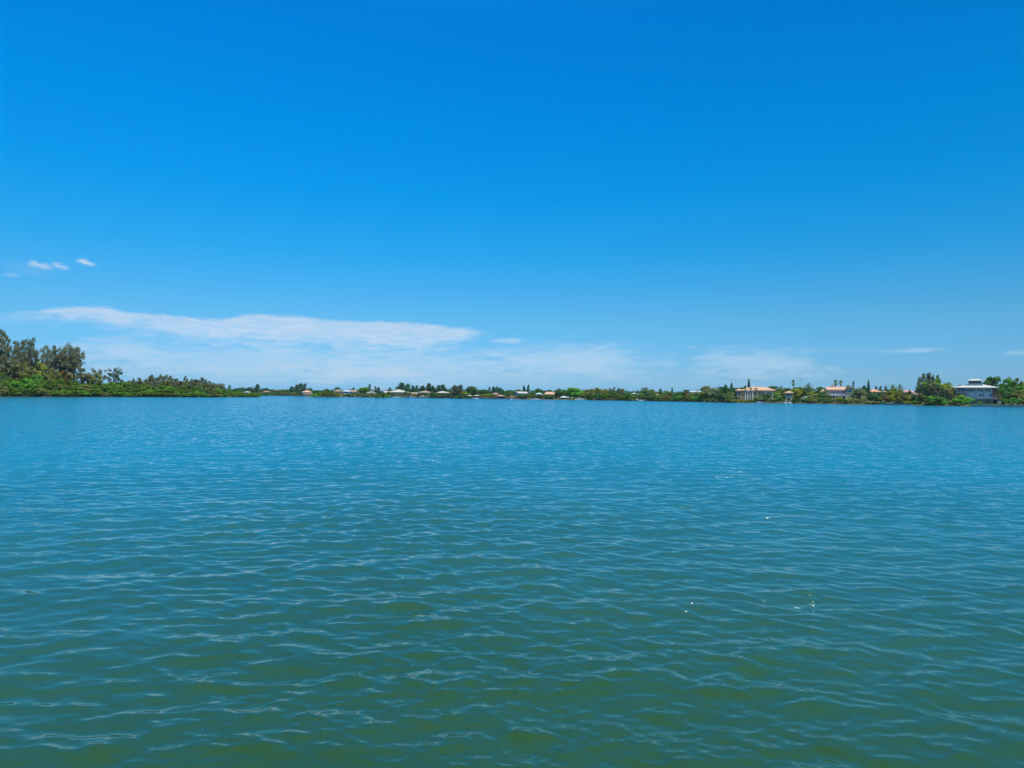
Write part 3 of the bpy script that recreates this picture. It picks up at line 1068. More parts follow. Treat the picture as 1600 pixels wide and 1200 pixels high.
# ------------------------------------------------------------------ far shore: individual trees, left to right
T = [
    # kind, column, width, top row, metres inland, leaf, label
    ('pine', 359, 9, 602, 30, 'teal', 'thin blue green pine far behind the end of the island hedge'),
    ('round', 370, 12, 606, 34, 'teal', 'small dark round tree far behind the end of the island hedge'),
    ('round', 378, 14, 604, 30, 'teal', 'dark blue green tree just left of the island tip'),
    ('round', 391, 18, 605, 28, 'teal', 'low rounded dark tree above the island tip'),
    ('pine_thick', 402, 9, 600.5, 30, 'teal', 'dark upright pine standing above the island tip'),
    ('round', 413, 16, 605, 26, 'teal', 'rounded dark tree just right of the island tip'),
    ('loose', 424, 14, 609, 24, 'teal', 'low dark green tree beside the pale hidden roof right of the island tip'),
    ('loose', 436, 18, 608, 22, 'olive', 'flat topped brown green tree on the most distant shore'),
    ('loose', 447, 18, 608, 22, 'dark', 'flat topped dark tree left of the pine clump by the pink house'),
    ('pine_thick', 456, 10, 604, 26, 'teal', 'shorter bushy pine at the left end of the clump by the pink house'),
    ('pine_thick', 464, 13, 601.5, 26, 'pine_grey', 'grey green pine left in the clump by the pink house'),
    ('pine_thick', 470, 12, 600, 24, 'teal', 'tall dark pine in the middle of the clump by the pink house'),
    ('pine', 477, 11, 599.5, 26, 'teal', 'tallest dark pine right behind the pink house'),
    ('pine', 485, 9, 606, 26, 'teal', 'thin low pine just right of the pink house'),
    ('round', 511, 12, 606.5, 34, 'dark', 'small dark tree behind the right half of the long islet'),
    ('loose', 519, 10, 608, 30, 'dark', 'small dark tree left of the bushy pine pair behind the islet'),
    ('pine_thick', 527, 16, 605.5, 30, 'teal', 'bushy dark pine above the right end of the long islet'),
    ('loose', 538, 14, 609, 26, 'dark', 'low green tree between the pale blue house and the long islet'),
    ('round', 546, 10, 607, 28, 'dark', 'small dark round tree left of the brown roofed house'),
    ('pine', 552, 8, 606, 30, 'teal', 'short dark pine above the brown roofed house'),
    ('round', 567, 22, 603.5, 18, 'bright', 'big rounded mid green tree between the brown roof and the small white roof'),
    ('pine', 577, 9, 601, 34, 'teal', 'dark pine rising right behind the big rounded green tree'),
    ('pine', 586, 8, 603.5, 34, 'teal', 'small dark pine above the small white gabled roof'),
    ('pine', 591, 8, 604.5, 34, 'teal', 'short dark pine right of the small white gabled roof'),
    ('loose', 599, 12, 609, 30, 'dark', 'low dark tree over the round islet'),
    ('pine', 609, 9, 605.5, 36, 'teal', 'faint grey pine left of the large white roofed house'),
    ('pine_thick', 627, 16, 598.5, 36, 'teal', 'tall dark spreading pine right above the large white roofed house'),
    ('pine', 620, 10, 605, 38, 'teal', 'low dark pine over the ridge of the large white roofed house'),
    ('pine_thick', 637, 12, 600.5, 36, 'teal', 'dark pine with forked top right of the large white roofed house'),
    ('pine', 645, 10, 603, 36, 'teal', 'thin pine, first of three left of the tan roofed villa'),
    ('pine', 651, 9, 602.5, 36, 'teal', 'thin pine, middle one of three left of the tan roofed villa'),
    ('pine_thick', 660, 14, 603, 34, 'teal', 'stout dark pine above the left part of the tan roofed villa'),
    ('pine_thick', 670, 12, 599.5, 30, 'teal', 'tall dark column like pine over the right end of the tan roofed villa'),
    ('pine_thick', 676, 10, 603, 32, 'teal', 'pine hugging the tall dark column like pine on its right'),
    ('pine_thick', 685, 11, 602.5, 32, 'teal', 'left pine of the pair above the lilac grey house'),
    ('pine_thick', 692, 12, 601.5, 32, 'teal', 'right pine of the pair above the lilac grey house'),
    ('loose', 700, 14, 609, 24, 'dark', 'dark low tree behind the lilac grey house'),
    ('pine', 709, 18, 602, 9, 'pine_grey', 'wispy brown grey waterside pine, left of the big feathery three'),
    ('pine_thick', 714, 20, 604, 7, 'pine_grey', 'dense feathery waterside pine in the middle of the big three'),
    ('pine', 720, 18, 601.5, 9, 'pine_grey', 'wispy grey waterside pine, right of the big feathery three'),
    ('loose', 726, 16, 611, 8, 'yellow', 'light yellow green bushy tree left of the tall round tree'),
    ('round', 737, 17, 601.5, 14, 'dark', 'tall round headed tree with narrow foot standing near the water'),
    ('loose', 745, 13, 610, 18, 'dark', 'dark bush tree at the right foot of the tall round headed tree'),
    ('round', 751, 9, 608, 22, 'teal', 'small dark tree between the tall round tree and the dark pair'),
    ('round', 759, 14, 607, 20, 'dark', 'dark globe tree left of the four small pines'),
    ('pine', 765, 8, 604.5, 26, 'teal', 'first and slimmest of the four small dark pines over the boathouses'),
    ('pine_thick', 771, 9, 605, 26, 'teal', 'second of the four small dark pines over the boathouses'),
    ('pine', 776, 9, 604.5, 26, 'teal', 'third of the four small dark pines over the boathouses'),
    ('pine_thick', 781, 10, 606, 26, 'teal', 'last and bushiest of the four small dark pines over the boathouses'),
    ('pine', 786, 8, 609, 24, 'teal', 'little dark pine right of the four small pines'),
    ('loose', 794, 16, 611, 20, 'dark', 'low green tree above the gabled brown boathouse'),
    ('loose', 806, 16, 610.5, 20, 'dark', 'low dark tree left of the twin pointed cypresses'),
    ('column', 819, 8, 599.5, 26, 'teal', 'left one of the twin tall pointed cypresses'),
    ('column', 825.5, 6.5, 599.8, 26, 'teal', 'right one of the twin tall pointed cypresses'),
    ('round', 840, 17, 605.5, 16, 'dark', 'rounded dark tree right of the twin pointed cypresses'),
    ('loose', 832, 10, 611, 12, 'dark', 'low dark bush tree by the blue grey house'),
    ('round', 854, 12, 608, 22, 'teal', 'dark small crowned tree behind the coral roofed house'),
    ('round', 861, 10, 608, 22, 'dark', 'second dark tree behind the coral roofed house'),
    ('palm', 872, 14, 604.5, 18, 'palm_dark', 'dark palm between the coral roof and the big bright round tree'),
    ('round', 874, 20, 609, 12, 'dark', 'dark green bushy tree touching the coral house on its right'),
    ('round', 897, 28, 604.5, 7, 'bright', 'big bright green round tree overhanging the water right of the coral house'),
    ('loose', 884, 12, 609, 14, 'dark', 'dark tree in the shade left of the big bright round tree'),
    ('loose', 913, 18, 612, 6, 'olive', 'pale olive waterside bush tree right of the big bright round tree'),
    ('loose', 917, 12, 607, 26, 'olive', 'grey brown tree behind the olive waterside bush'),
    ('round', 933, 26, 605, 16, 'olive', 'broad flat olive green tree at the start of the long mangrove hedge'),
    ('loose', 945, 14, 607, 20, 'olive', 'olive tree right of the broad flat tree by the long hedge'),
    ('open', 956, 16, 604, 22, 'pine', 'brown grey sparse tree poking above the long mangrove hedge'),
    ('norfolk', 966, 6, 605, 26, 'teal', 'small dark spire tree above the left of the long mangrove hedge'),
    ('loose', 980, 14, 609, 22, 'teal', 'low dark tree above the hedge left of the mint roof'),
    ('norfolk', 997, 5, 608, 26, 'teal', 'thin dark spire tree over the mint roof'),
    ('open', 1008, 16, 605, 20, 'pine', 'brown purple sparse tree right of the mint roof'),
    ('loose', 1018, 14, 607, 20, 'olive', 'green loose tree right of the brown purple sparse tree'),
    ('round', 1006, 18, 610, 16, 'dark', 'dark bushy tree under the brown purple sparse tree'),
    ('pine', 1032, 10, 608, 22, 'teal', 'short dark pine above the dull tiled roof in the hedge'),
    ('norfolk', 1050, 6, 604.5, 22, 'teal', 'tall narrow dark spire tree standing alone above the long hedge'),
    ('round', 1062, 20, 611.5, 20, 'teal', 'low dark tree right of the lone narrow spire tree'),
    ('loose', 1076, 18, 612, 12, 'rust', 'reddish brown bush tree right of the lone spire tree'),
    ('loose', 1086, 20, 611, 8, 'grey', 'grey green bushy waterside tree left of the light green tree group'),
    ('round', 1103, 20, 601.5, 14, 'grey', 'tall light green tree, left of the dense group beside the big villa'),
    ('round', 1115, 20, 604, 10, 'grey', 'light grey green waterside tree in the dense group beside the big villa'),
    ('round', 1100, 18, 611, 5, 'olive', 'low olive waterside tree at the foot of the tall light green tree'),
    ('palm_low', 1127, 20, 601, 14, 'palm_dark', 'dark arching palm, left one in the dense group beside the big villa'),
    ('round', 1135, 18, 600, 18, 'dark', 'dark tall tree behind the palms left of the big villa'),
    ('norfolk', 1143, 10, 597, 22, 'teal', 'dark pointed tree top behind the palms left of the big villa'),
    ('palm_low', 1142, 22, 606, 9, 'palm', 'bright arching palm close left of the big villa'),
    ('loose', 1137, 18, 614, 4, 'grey', 'pale grey green sea grape at the waterside left of the big villa'),
    ('round', 1125, 16, 614, 5, 'dark', 'dark green shrub tree at the waterside left of the pale sea grape'),
    ('palm_low', 1150, 14, 603, 26, 'palm_dark', 'dark palm head above the left roof corner of the big villa'),
    ('norfolk', 1170, 9, 591, 34, 'teal', 'tall narrow conifer rising behind the big villa roof'),
    ('loose', 1163, 14, 602, 34, 'dark', 'dark tree behind the left of the big villa roof'),
    ('loose', 1186, 14, 603.5, 36, 'dark', 'dark tree just clearing the ridge of the big villa'),
    ('fan', 1163.5, 8, 605.5, 9, 'palm', 'left one of the three sabal palms before the villa front'),
    ('fan', 1172.5, 8, 605.8, 9, 'palm', 'middle one of the three sabal palms before the villa front'),
    ('fan', 1181, 8, 606.5, 9, 'palm', 'right one of the three sabal palms before the villa front'),
    ('palm_low', 1192, 18, 610, 8, 'palm_dark', 'dark bushy palm before the right half of the big villa'),
    ('round', 1199, 16, 615, 7, 'dark', 'dark round shrub before the right wing of the big villa'),
    ('palm', 1207, 14, 600, 30, 'palm_dark', 'palm head behind the right roof corner of the big villa'),
    ('palm', 1218, 14, 600, 28, 'palm_dark', 'dark spiky palm top between the big villa and the garden tower'),
    ('palm_low', 1215, 18, 606, 12, 'palm', 'light green arching palm between the villa and the garden tower'),
    ('loose', 1222, 14, 606, 18, 'yellow', 'yellow green tree left of the garden tower'),
    ('fan', 1240, 8, 594.5, 34, 'palm', 'tall single fan palm above the garden tower'),
    ('loose', 1244, 20, 605, 18, 'yellow', 'yellow green bushy tree right behind the garden tower'),
    ('loose', 1254, 18, 604, 22, 'yellow', 'yellow orange tinged tree between garden tower and the pale blue pavilion'),
    ('palm', 1261, 20, 596, 20, 'palm_dark', 'tall dark palm above the pale blue pavilion'),
    ('palm_low', 1270, 18, 604, 14, 'yellow', 'yellowish arching palm right of the pale blue pavilion'),
    ('loose', 1279, 16, 603, 22, 'dark', 'dark green tree left of the pink mansion'),
    ('palm_low', 1290, 18, 600.5, 10, 'palm_dark', 'dark purple toned palm before the left wing of the pink mansion'),
    ('palm_low', 1282, 14, 606, 12, 'palm', 'green arching palm at the left corner of the pink mansion'),
    ('fan', 1306, 8.5, 594, 34, 'palm', 'left one of the twin tall fan palms behind the pink mansion'),
    ('fan', 1313.5, 8.5, 595, 34, 'palm', 'right one of the twin tall fan palms behind the pink mansion'),
    ('round', 1326, 20, 599.5, 34, 'olive', 'olive tree over the stone gable of the pink mansion'),
    ('pine', 1333, 8, 597, 36, 'teal', 'small dark pine behind the stone gable of the pink mansion'),
    ('palm_low', 1336, 18, 603, 12, 'palm_dark', 'dark palm at the right corner of the pink mansion'),
    ('round', 1344, 20, 605, 14, 'grey', 'light green bushy tree between the pink mansion and the dark spire'),
    ('norfolk', 1357, 10, 593.5, 20, 'teal', 'dense dark spire shaped conifer right of the pink mansion'),
    ('loose', 1349, 16, 602, 30, 'teal', 'bluish tree behind the left side of the dark spire conifer'),
    ('palm_low', 1352, 20, 613, 6, 'grey', 'grey green palm thicket at the waterside below the dark spire conifer'),
    ('round', 1362, 18, 614, 6, 'dark', 'dark shrub below the orange roof by the water'),
    ('pine', 1369, 8, 604, 40, 'pine_grey', 'tiny grey green pine behind the left of the orange roof'),
    ('pine', 1376, 8, 604, 40, 'pine_grey', 'tiny second pine behind the right end of the orange roof'),
    ('pine', 1384, 8, 603, 40, 'pine_grey', 'tiny pine between the orange roof and the pair of palms'),
    ('palm', 1395, 16, 597, 26, 'palm_dark', 'dark slender palm, left of the pair over the yellow green tree'),
    ('palm', 1405, 18, 597, 26, 'palm_dark', 'wide headed palm, right of the pair over the yellow green tree'),
    ('round', 1399, 22, 605, 16, 'yellow', 'bright yellow green round tree below the dark palm pair'),
    ('loose', 1385, 16, 611, 14, 'olive', 'olive tree between the orange roof and the yellow green tree'),
    ('norfolk', 1410, 5, 606, 34, 'teal', 'little dark spire over the dull pink roof'),
    ('loose', 1422, 16, 609, 22, 'dark', 'dark tree right of the dull pink roof'),
    ('palm_low', 1436, 14, 611, 12, 'yellow', 'yellow green palm before the tall palm and pine clump'),
    ('pine', 1437, 12, 591, 20, 'grey', 'leaning pine at the left edge of the tall palm and pine clump'),
    ('pine', 1444, 14, 585, 22, 'grey', 'tallest left pine of the tall palm and pine clump'),
    ('pine_thick', 1451, 14, 584.5, 22, 'pine_grey', 'tallest middle pine of the tall palm and pine clump'),
    ('pine', 1458, 13, 587, 22, 'grey', 'feathery pine right of the tallest middle one in the clump'),
    ('pine', 1464, 13, 586.5, 22, 'pine_grey', 'feathery grey pine at the right of the tall clump'),
    ('fan_skirt', 1446, 21, 595, 12, 'palm', 'green shaggy fan palm, left in the tall clump'),
    ('fan_skirt', 1454, 20, 593, 13, 'grey', 'shaggy fan palm with grey dead fronds in the middle of the clump'),
    ('fan_skirt', 1466, 20, 591, 12, 'palm', 'tall green fan palm right in the clump with grey skirt'),
    ('fan_skirt', 1475, 20, 599, 10, 'yellow', 'yellow green low fan palm at the right side of the clump'),
    ('palm', 1479, 18, 593, 16, 'palm', 'slim palm between the tall clump and the white roofed stilt house'),
    ('palm', 1487, 17, 594.5, 16, 'yellow', 'slim yellow green palm at the left eave of the stilt house'),
    ('fan_skirt', 1460, 17, 603, 11, 'straw', 'grey brown withered fan palm low in the clump'),
    ('fan_skirt', 1483, 14, 605, 12, 'straw', 'withered brown palm left of the stilt house'),
    ('round', 1440, 16, 614, 6, 'olive', 'olive shrub tree left under the tall clump'),
    ('round', 1456, 22, 617, 5, 'bright', 'bright green round bush under the tall clump'),
    ('round', 1470, 18, 619, 4, 'bright', 'bright green lower bush right under the tall clump by the water'),
    ('bush', 1505, 34, 617.5, 5, 'bright', 'large bright green round bush before the left half of the stilt house'),
    ('bush', 1494, 16, 621, 6, 'olive', 'olive bush left of the large round bush'),
    ('bush', 1530.5, 8, 627, 9, 'bright', 'small round green bush on the lawn before the stilt house'),
    ('round', 1550, 34, 586, 44, 'dark', 'tall dark spreading tree behind the right end of the stilt house'),
    ('round', 1575, 30, 586.5, 36, 'bright', 'tall mid green tree right of the stilt house'),
    ('loose', 1590, 28, 590, 22, 'olive', 'tall olive green tree, second right of the stilt house'),
    ('round', 1577, 22, 605, 14, 'dark', 'dark tree filling below the tall trees right of the stilt house'),
    ('round', 1598, 26, 598, 16, 'bright', 'bright green tree at the right edge of the view'),
    ('round', 1590, 22, 610, 10, 'olive', 'yellowish tree low at the right edge beside the bright waterside bushes'),
    ('bush', 1569, 14, 622, 5, 'bright', 'rounded bright bush at the waterside right of the lawn'),
    ('bush', 1581, 16, 620, 5, 'bright', 'broad bright bush, second at the waterside right of the lawn'),
    ('bush', 1592, 14, 622, 5, 'bright', 'bright bush, third at the waterside right of the lawn'),
    ('round', 1625, 34, 596, 14, 'dark', 'dark tree just beyond the right edge of the view'),
    ('round', 1660, 40, 594, 18, 'dark', 'second dark tree beyond the right edge of the view'),
    ('loose', 1700, 40, 598, 16, 'olive', 'olive tree beyond the right edge of the view'),
]
for kind, px, w_, top, off, lf, lab in T:
    plant(kind, px, w_, top, off, lab, lf)

# waterside hedges of the far shore
def hedge(px0, px1, step, w_, top, off, leaves, label_, group, jit=0.12, kind='bush'):
    px = px0
    while px <= px1:
        wl = lerp(FAR_WL, px)
        tp_ = lerp(top, px) if isinstance(top, list) else top
        t = wl - (wl - tp_) * rnd.uniform(1 - jit, 1 + jit)
        plant(kind, px + rnd.uniform(-step * .2, step * .2), w_ * rnd.uniform(0.85, 1.2), t, off * rnd.uniform(0.7, 1.3), label_, rnd.choice(leaves), group)
        px += step


hedge(398, 470, 7, 11, 613.0, 2.5, ['dark', 'olive', 'teal'], 'low green mangrove hedge bush on the most distant shore right of the island tip', 'distant shore hedge', kind='mangrove')
hedge(528, 585, 8, 11, 615.3, 2.5, ['dark', 'olive', 'mangrove'], 'low waterside bush below the brown roof and pale blue house', 'bushes between the two islets')
hedge(612, 640, 8, 9, 618.2, 3, ['dark', 'olive'], 'small waterside bush before the large white roofed house', 'bushes before the white roofed house')
hedge(672, 735, 7, 10, 617.8, 2.5, ['dark', 'teal', 'bright'], 'dark waterside bush before the lilac grey house and feathery pines', 'bushes by the feathery pines')
hedge(748, 776, 7, 9, 616.5, 7, ['dark', 'yellow', 'olive'], 'yellow green shrub around the white roofed boathouses', 'shrubs around the boathouses')
hedge(800, 868, 8, 11, 617.0, 4, ['dark', 'teal', 'olive'], 'dark waterside shrub between the twin cypresses and coral house', 'shrubs below the cypresses')
hedge(918, 1096, 8, 14, [(918, 615), (960, 614.5), (1000, 616.5), (1040, 617), (1096, 618)], 2.0, ['mangrove', 'olive', 'dark', 'mangrove', 'bright'],
      'mangrove bush of the long hedge right of centre along the far waterline', 'long mangrove hedge of the far shore', kind='mangrove')
hedge(925, 1096, 11, 18, [(925, 611), (960, 611.5), (1000, 613), (1040, 613.5), (1096, 614)], 10, ['dark', 'olive', 'teal'],
      'bushy shrub in the second row behind the long mangrove hedge', 'second row behind the long mangrove hedge')
hedge(1098, 1142, 8, 11, 622.5, 2.2, ['dark', 'olive', 'mangrove'], 'low waterside shrub left of the villa lawn', 'waterside shrubs left of the villa')
hedge(1145, 1178, 6, 9, 624.6, 2.5, ['yellow', 'bright', 'yellow'], 'clipped bright yellow green hedge bush below the big villa', 'bright hedge below the villa')
hedge(1182, 1226, 7, 12, 620.5, 3.0, ['bright', 'dark', 'grey', 'mangrove'], 'mixed green shrub between the bright villa hedge and the garden tower', 'shrubs left of the garden tower')
hedge(1240, 1345, 7, 12, [(1240, 622), (1300, 622), (1345, 622.5)], 3.0, ['bright', 'olive', 'mangrove', 'grey'], 'mixed waterside shrub below the pale blue pavilion and pink mansion', 'shrubs below the pink mansion')
hedge(1256, 1300, 9, 14, 616.5, 9, ['grey', 'olive', 'dark', 'rust'], 'taller garden shrub before the pink mansion', 'garden shrubs before the pink mansion')
hedge(1352, 1380, 7, 10, 627, 2.2, ['bright', 'olive', 'yellow'], 'low green waterside bush below the orange roof', 'low bushes below the orange roof')
hedge(1366, 1445, 9, 17, 618, 9, ['olive', 'bright', 'rust', 'yellow'], 'rounded brown green scrub bush on the bank behind the thatched hut', 'scrub behind the thatched hut')
hedge(1412, 1440, 8, 12, 625.5, 4, ['olive', 'bright', 'yellow'], 'low bush on the bank right of the thatched hut', 'bushes right of the thatched hut')
hedge(1454, 1490, 7, 12, 625, 2.6, ['bright', 'yellow', 'mangrove'], 'bright low waterside bush under the tall palm and pine clump', 'bright bushes under the tall clump')
hedge(1604, 1760, 13, 20, 620, 4, ['bright', 'dark', 'olive'], 'waterside bush beyond the right edge of the view', 'bushes beyond the right edge')
# the wooded land behind, whose separate crowns merge
BACK = [(180, 609.5), (360, 608.5), (420, 609.5), (500, 610), (600, 610.5), (640, 608), (700, 608.5), (800, 610), (900, 610), (960, 609.5), (1000, 610.5), (1060, 612), (1090, 610),
        (1110, 606), (1150, 606), (1200, 606.5), (1240, 607), (1300, 606), (1350, 606.5), (1400, 609.5), (1430, 611), (1450, 606), (1500, 604), (1560, 600), (1760, 602)]
BACK = [(a, b - 1.2) for a, b in BACK]
hedge(190, 1760, 10, 21, BACK, 70, ['dark', 'teal', 'teal', 'olive', 'dark'], 'dark tree of the wooded land merging behind the far shore gardens', 'trees of the wooded land behind', 0.10, 'round')
BACKL = [(a, b + 0.42 * (lerp(FAR_WL, a) - b)) for a, b in BACK]
hedge(180, 1770, 9, 20, BACKL, 60, ['dark', 'olive', 'teal'], 'bushy undergrowth of the wooded land behind the far shore gardens', 'undergrowth of the wooded land', 0.12, 'bush')
# garden trees standing between the far houses and the water
for kind, px, w_, top, off, lf, lab in [
    ('loose', 530, 9, 612, 6, 'olive', 'small olive tree before the dull pink roofed house'),
    ('loose', 557, 9, 613, 5, 'dark', 'small dark tree before the brown roofed house'),
    ('loose', 580, 8, 615, 5, 'olive', 'small olive tree before the small white gabled roof'),
    ('round', 608, 10, 611, 6, 'dark', 'dark garden tree over the join of the white roofed house and its wing'),
    ('loose', 614, 9, 612.5, 6, 'dark', 'dark tree before the middle of the large white roofed house'),
    ('loose', 626, 9, 614.5, 6, 'olive', 'low tree before the right half of the large white roofed house'),
    ('round', 634.5, 11, 611, 8, 'dark', 'dark round tree between the large white roof and the low cream house'),
    ('loose', 645, 8, 615, 5, 'dark', 'little dark tree before the low cream house'),
    ('loose', 654, 8, 614.5, 5, 'olive', 'little olive tree before the left end of the tan roofed villa'),
    ('loose', 667, 8, 615.5, 5, 'dark', 'little dark tree before the right end of the tan roofed villa'),
    ('round', 676, 14, 612, 6, 'dark', 'bushy dark tree between the tan roofed villa and the lilac grey house'),
    ('loose', 683, 10, 613, 5, 'olive', 'olive tree before the left corner of the lilac grey house'),
    ('loose', 697, 10, 614, 5, 'dark', 'dark tree before the right half of the lilac grey house'),
    ('palm_low', 757, 12, 612, 8, 'yellow', 'yellow green palm right of the white roofed boathouses'),
    ('palm_low', 764, 12, 611.5, 8, 'yellow', 'second yellow green palm right of the white roofed boathouses'),
    ('loose', 812, 9, 616, 5, 'dark', 'dark shrub tree before the left of the broad white roof'),
    ('loose', 822, 9, 616, 5, 'teal', 'dark shrub tree before the right of the broad white roof'),
    ('loose', 843, 9, 615, 4, 'dark', 'dark shrub tree before the blue grey house'),
    ('loose', 859, 8, 617, 4, 'olive', 'small tree before the coral roofed house'),
    ('loose', 1023, 10, 615.5, 9, 'olive', 'olive shrub tree before the left of the dull brown roof in the hedge'),
    ('loose', 1090, 14, 611, 12, 'olive', 'olive tree before the pale blue green roofed house'),
    ('loose', 1080, 12, 612.5, 14, 'dark', 'dark tree before the left of the pale blue green roofed house'),
    ('loose', 1366, 14, 611, 12, 'olive', 'olive garden tree before the bright orange roofed house'),
    ('loose', 1374, 12, 612, 12, 'dark', 'dark garden tree before the right of the bright orange roofed house'),
    ('loose', 1413, 12, 613, 14, 'olive', 'olive garden tree before the dull pink roofed house'),
    ('palm_low', 1188, 14, 612, 10, 'palm', 'green palm before the right middle of the big villa'),
    ('palm_low', 1198, 13, 612, 9, 'palm_dark', 'dark palm before the white wing of the big villa'),
    ('loose', 1152, 10, 619, 5, 'olive', 'olive shrub tree below the left wing of the big villa'),
    ('loose', 1296, 12, 616, 8, 'olive', 'olive tree before the left of the pink mansion arcade'),
    ('loose', 1312, 12, 619, 7, 'yellow', 'yellow green shrub tree before the pink mansion arcade'),
    ('palm_low', 1326, 13, 615, 8, 'palm', 'green palm before the stone gable wing of the pink mansion'),
]:
    plant(kind, px, w_, top, off, lab, lf)

hedge(524, 586, 9, 9, [(524, 612.5), (586, 613.5)], 6, ['dark', 'olive', 'teal'], 'small garden tree by the water between the two islets', 'garden trees between the islets', 0.3, 'loose')
hedge(600, 705, 6.5, 10, [(600, 613.5), (705, 615)], 6, ['dark', 'olive', 'teal', 'yellow'], 'small garden tree before the white roofed and tan roofed houses', 'garden trees before the distant houses', 0.3, 'loose')
hedge(782, 868, 8, 10, 616, 6, ['dark', 'olive', 'teal', 'yellow'], 'small garden tree by the water between boathouses and coral house', 'garden trees by the boathouses', 0.3, 'loose')
# ------------------------------------------------------------------ houses
WALLM = {
    'cream': simple_mat('stucco_cream', (0.56, 0.47, 0.34), 0.9, 0.10, 0.9),
    'tan': simple_mat('stucco_tan', (0.62, 0.41, 0.23), 0.9, 0.12, 0.9),
    'white': simple_mat('paint_white', (0.74, 0.73, 0.70), 0.7, 0.06, 0.9),
    'pink': simple_mat('stucco_pink', (0.62, 0.38, 0.33), 0.9, 0.10, 0.9),
    'coral': simple_mat('stucco_coral', (0.62, 0.25, 0.17), 0.9, 0.10, 0.9),
    'grey': simple_mat('siding_grey', (0.46, 0.47, 0.46), 0.8, 0.08, 0.9),
    'palegrey': simple_mat('siding_pale_grey', (0.68, 0.66, 0.55), 0.8, 0.08, 0.9),
    'lilac': simple_mat('paint_lilac_grey', (0.34, 0.31, 0.34), 0.8, 0.08, 0.9),
    'blue': simple_mat('paint_pale_blue', (0.42, 0.52, 0.55), 0.8, 0.08, 0.9),
    'stone': simple_mat('stone_beige', (0.46, 0.40, 0.30), 0.95, 0.25, 1.6),
    'brown': simple_mat('timber_brown', (0.20, 0.13, 0.085), 0.85, 0.25, 2.0),
    'wood': simple_mat('timber_weathered', (0.30, 0.27, 0.23), 0.9, 0.25, 2.0),
}
ROOFM = {
    'coral': tile_mat('tile_coral', (0.55, 0.325, 0.195)),
    'orange': tile_mat('tile_orange', (0.60, 0.30, 0.16)),
    'tan': tile_mat('tile_tan', (0.36, 0.25, 0.18)),
    'brown': tile_mat('tile_brown', (0.34, 0.21, 0.16)),
    'white': tile_mat('metal_white', (0.42, 0.41, 0.37), 0.6, 'X', 0.06),
    'grey': tile_mat('metal_grey', (0.48, 0.47, 0.42), 0.5, 'X', 0.10),
    'mint': tile_mat('metal_mint', (0.52, 0.66, 0.60), 0.5, 'X', 0.08),
    'bluegrey': tile_mat('metal_blue_grey', (0.38, 0.50, 0.54), 0.5, 'X', 0.08),
    'dullpink': tile_mat('tile_dull_pink', (0.48, 0.27, 0.24)),
    'thatch': tile_mat('thatch', (0.33, 0.25, 0.18), 0.25, 'Z', 0.3),
}
GLASS = bpy.data.materials.new('window_glass'); GLASS.use_nodes = True
_b = GLASS.node_tree.nodes['Principled BSDF']
_b.inputs['Base Color'].default_value = (0.018, 0.022, 0.028, 1); _b.inputs['Roughness'].default_value = 0.12
DARK = simple_mat('dark_opening', (0.025, 0.024, 0.026), 0.9, 0.2)
FRAME = simple_mat('window_frame_white', (0.66, 0.66, 0.63), 0.6, 0.05)
CONC = simple_mat('concrete', (0.30, 0.29, 0.27), 0.95, 0.25, 1.2)
METAL = simple_mat('painted_steel', (0.33, 0.35, 0.37), 0.5, 0.1)
HULL = simple_mat('boat_gelcoat', (0.78, 0.78, 0.77), 0.25, 0.03, 1.0, 0.5)
HULLB = simple_mat('boat_blue', (0.10, 0.20, 0.34), 0.25, 0.05, 1.0, 0.5)
ENGINE = simple_mat('outboard_black', (0.03, 0.03, 0.035), 0.3, 0.1)


def window(parent, cx, y, z0, z1, w, frame=FRAME, mull=True, sill=True):
    """window on the wall face y (front faces -y): frame with bars, pane set into it"""
    mb = MB()
    f = 0.09
    mb.box(cx - w / 2 - f, cx - w / 2, y - 0.07, y + 0.03, z0 - f, z1 + f).box(cx + w / 2, cx + w / 2 + f, y - 0.07, y + 0.03, z0 - f, z1 + f)
    mb.box(cx - w / 2, cx + w / 2, y - 0.069, y + 0.03, z0 - f, z0).box(cx - w / 2, cx + w / 2, y - 0.069, y + 0.03, z1, z1 + f)
    if mull:
        mb.box(cx - 0.03, cx + 0.03, y - 0.06, y + 0.02, z0, z1)
    o = mb.build('window', frame, parent)
    MB().box(cx - w / 2, cx + w / 2, y - 0.035, y + 0.01, z0, z1).build('pane', GLASS, o)
    if sill:
        MB().box(cx - w / 2 - 0.16, cx + w / 2 + 0.16, y - 0.15, y + 0.02, z0 - f - 0.10, z0 - f - 0.002).build('sill', frame, o)
    return o


def door(parent, cx, y, z0, z1, w, mat=None):
    o = MB().box(cx - w / 2, cx + w / 2, y - 0.06, y + 0.02, z0, z1).build('door', mat or WALLM['brown'], parent)
    MB().box(cx + w * 0.32, cx + w * 0.40, y - 0.12, y - 0.061, z0 + 0.95, z0 + 1.1).build('handle', METAL, o)
    return o


class Lot:
    """local frame of a building: X across, Y away from the water, Z up; px/py turn photo positions into metres there"""
    def __init__(s, cx, off, yaw=0.0):
        s.cx = cx; s.p = site(cx, off)
        az = math.atan2(s.p.x, s.p.y)
        s.m = s.p.y * math.cos(az) / F; s.yaw = yaw - az      # fronts look out over the water

    def X(s, px):
        return (px - s.cx) * s.m

    def Z(s, py):
        return z_at(s.cx, py, s.p.y) - s.p.z

    def thing(s, name, label, cat, group=None):
        return thing(name, label, cat, s.p, s.yaw, group)


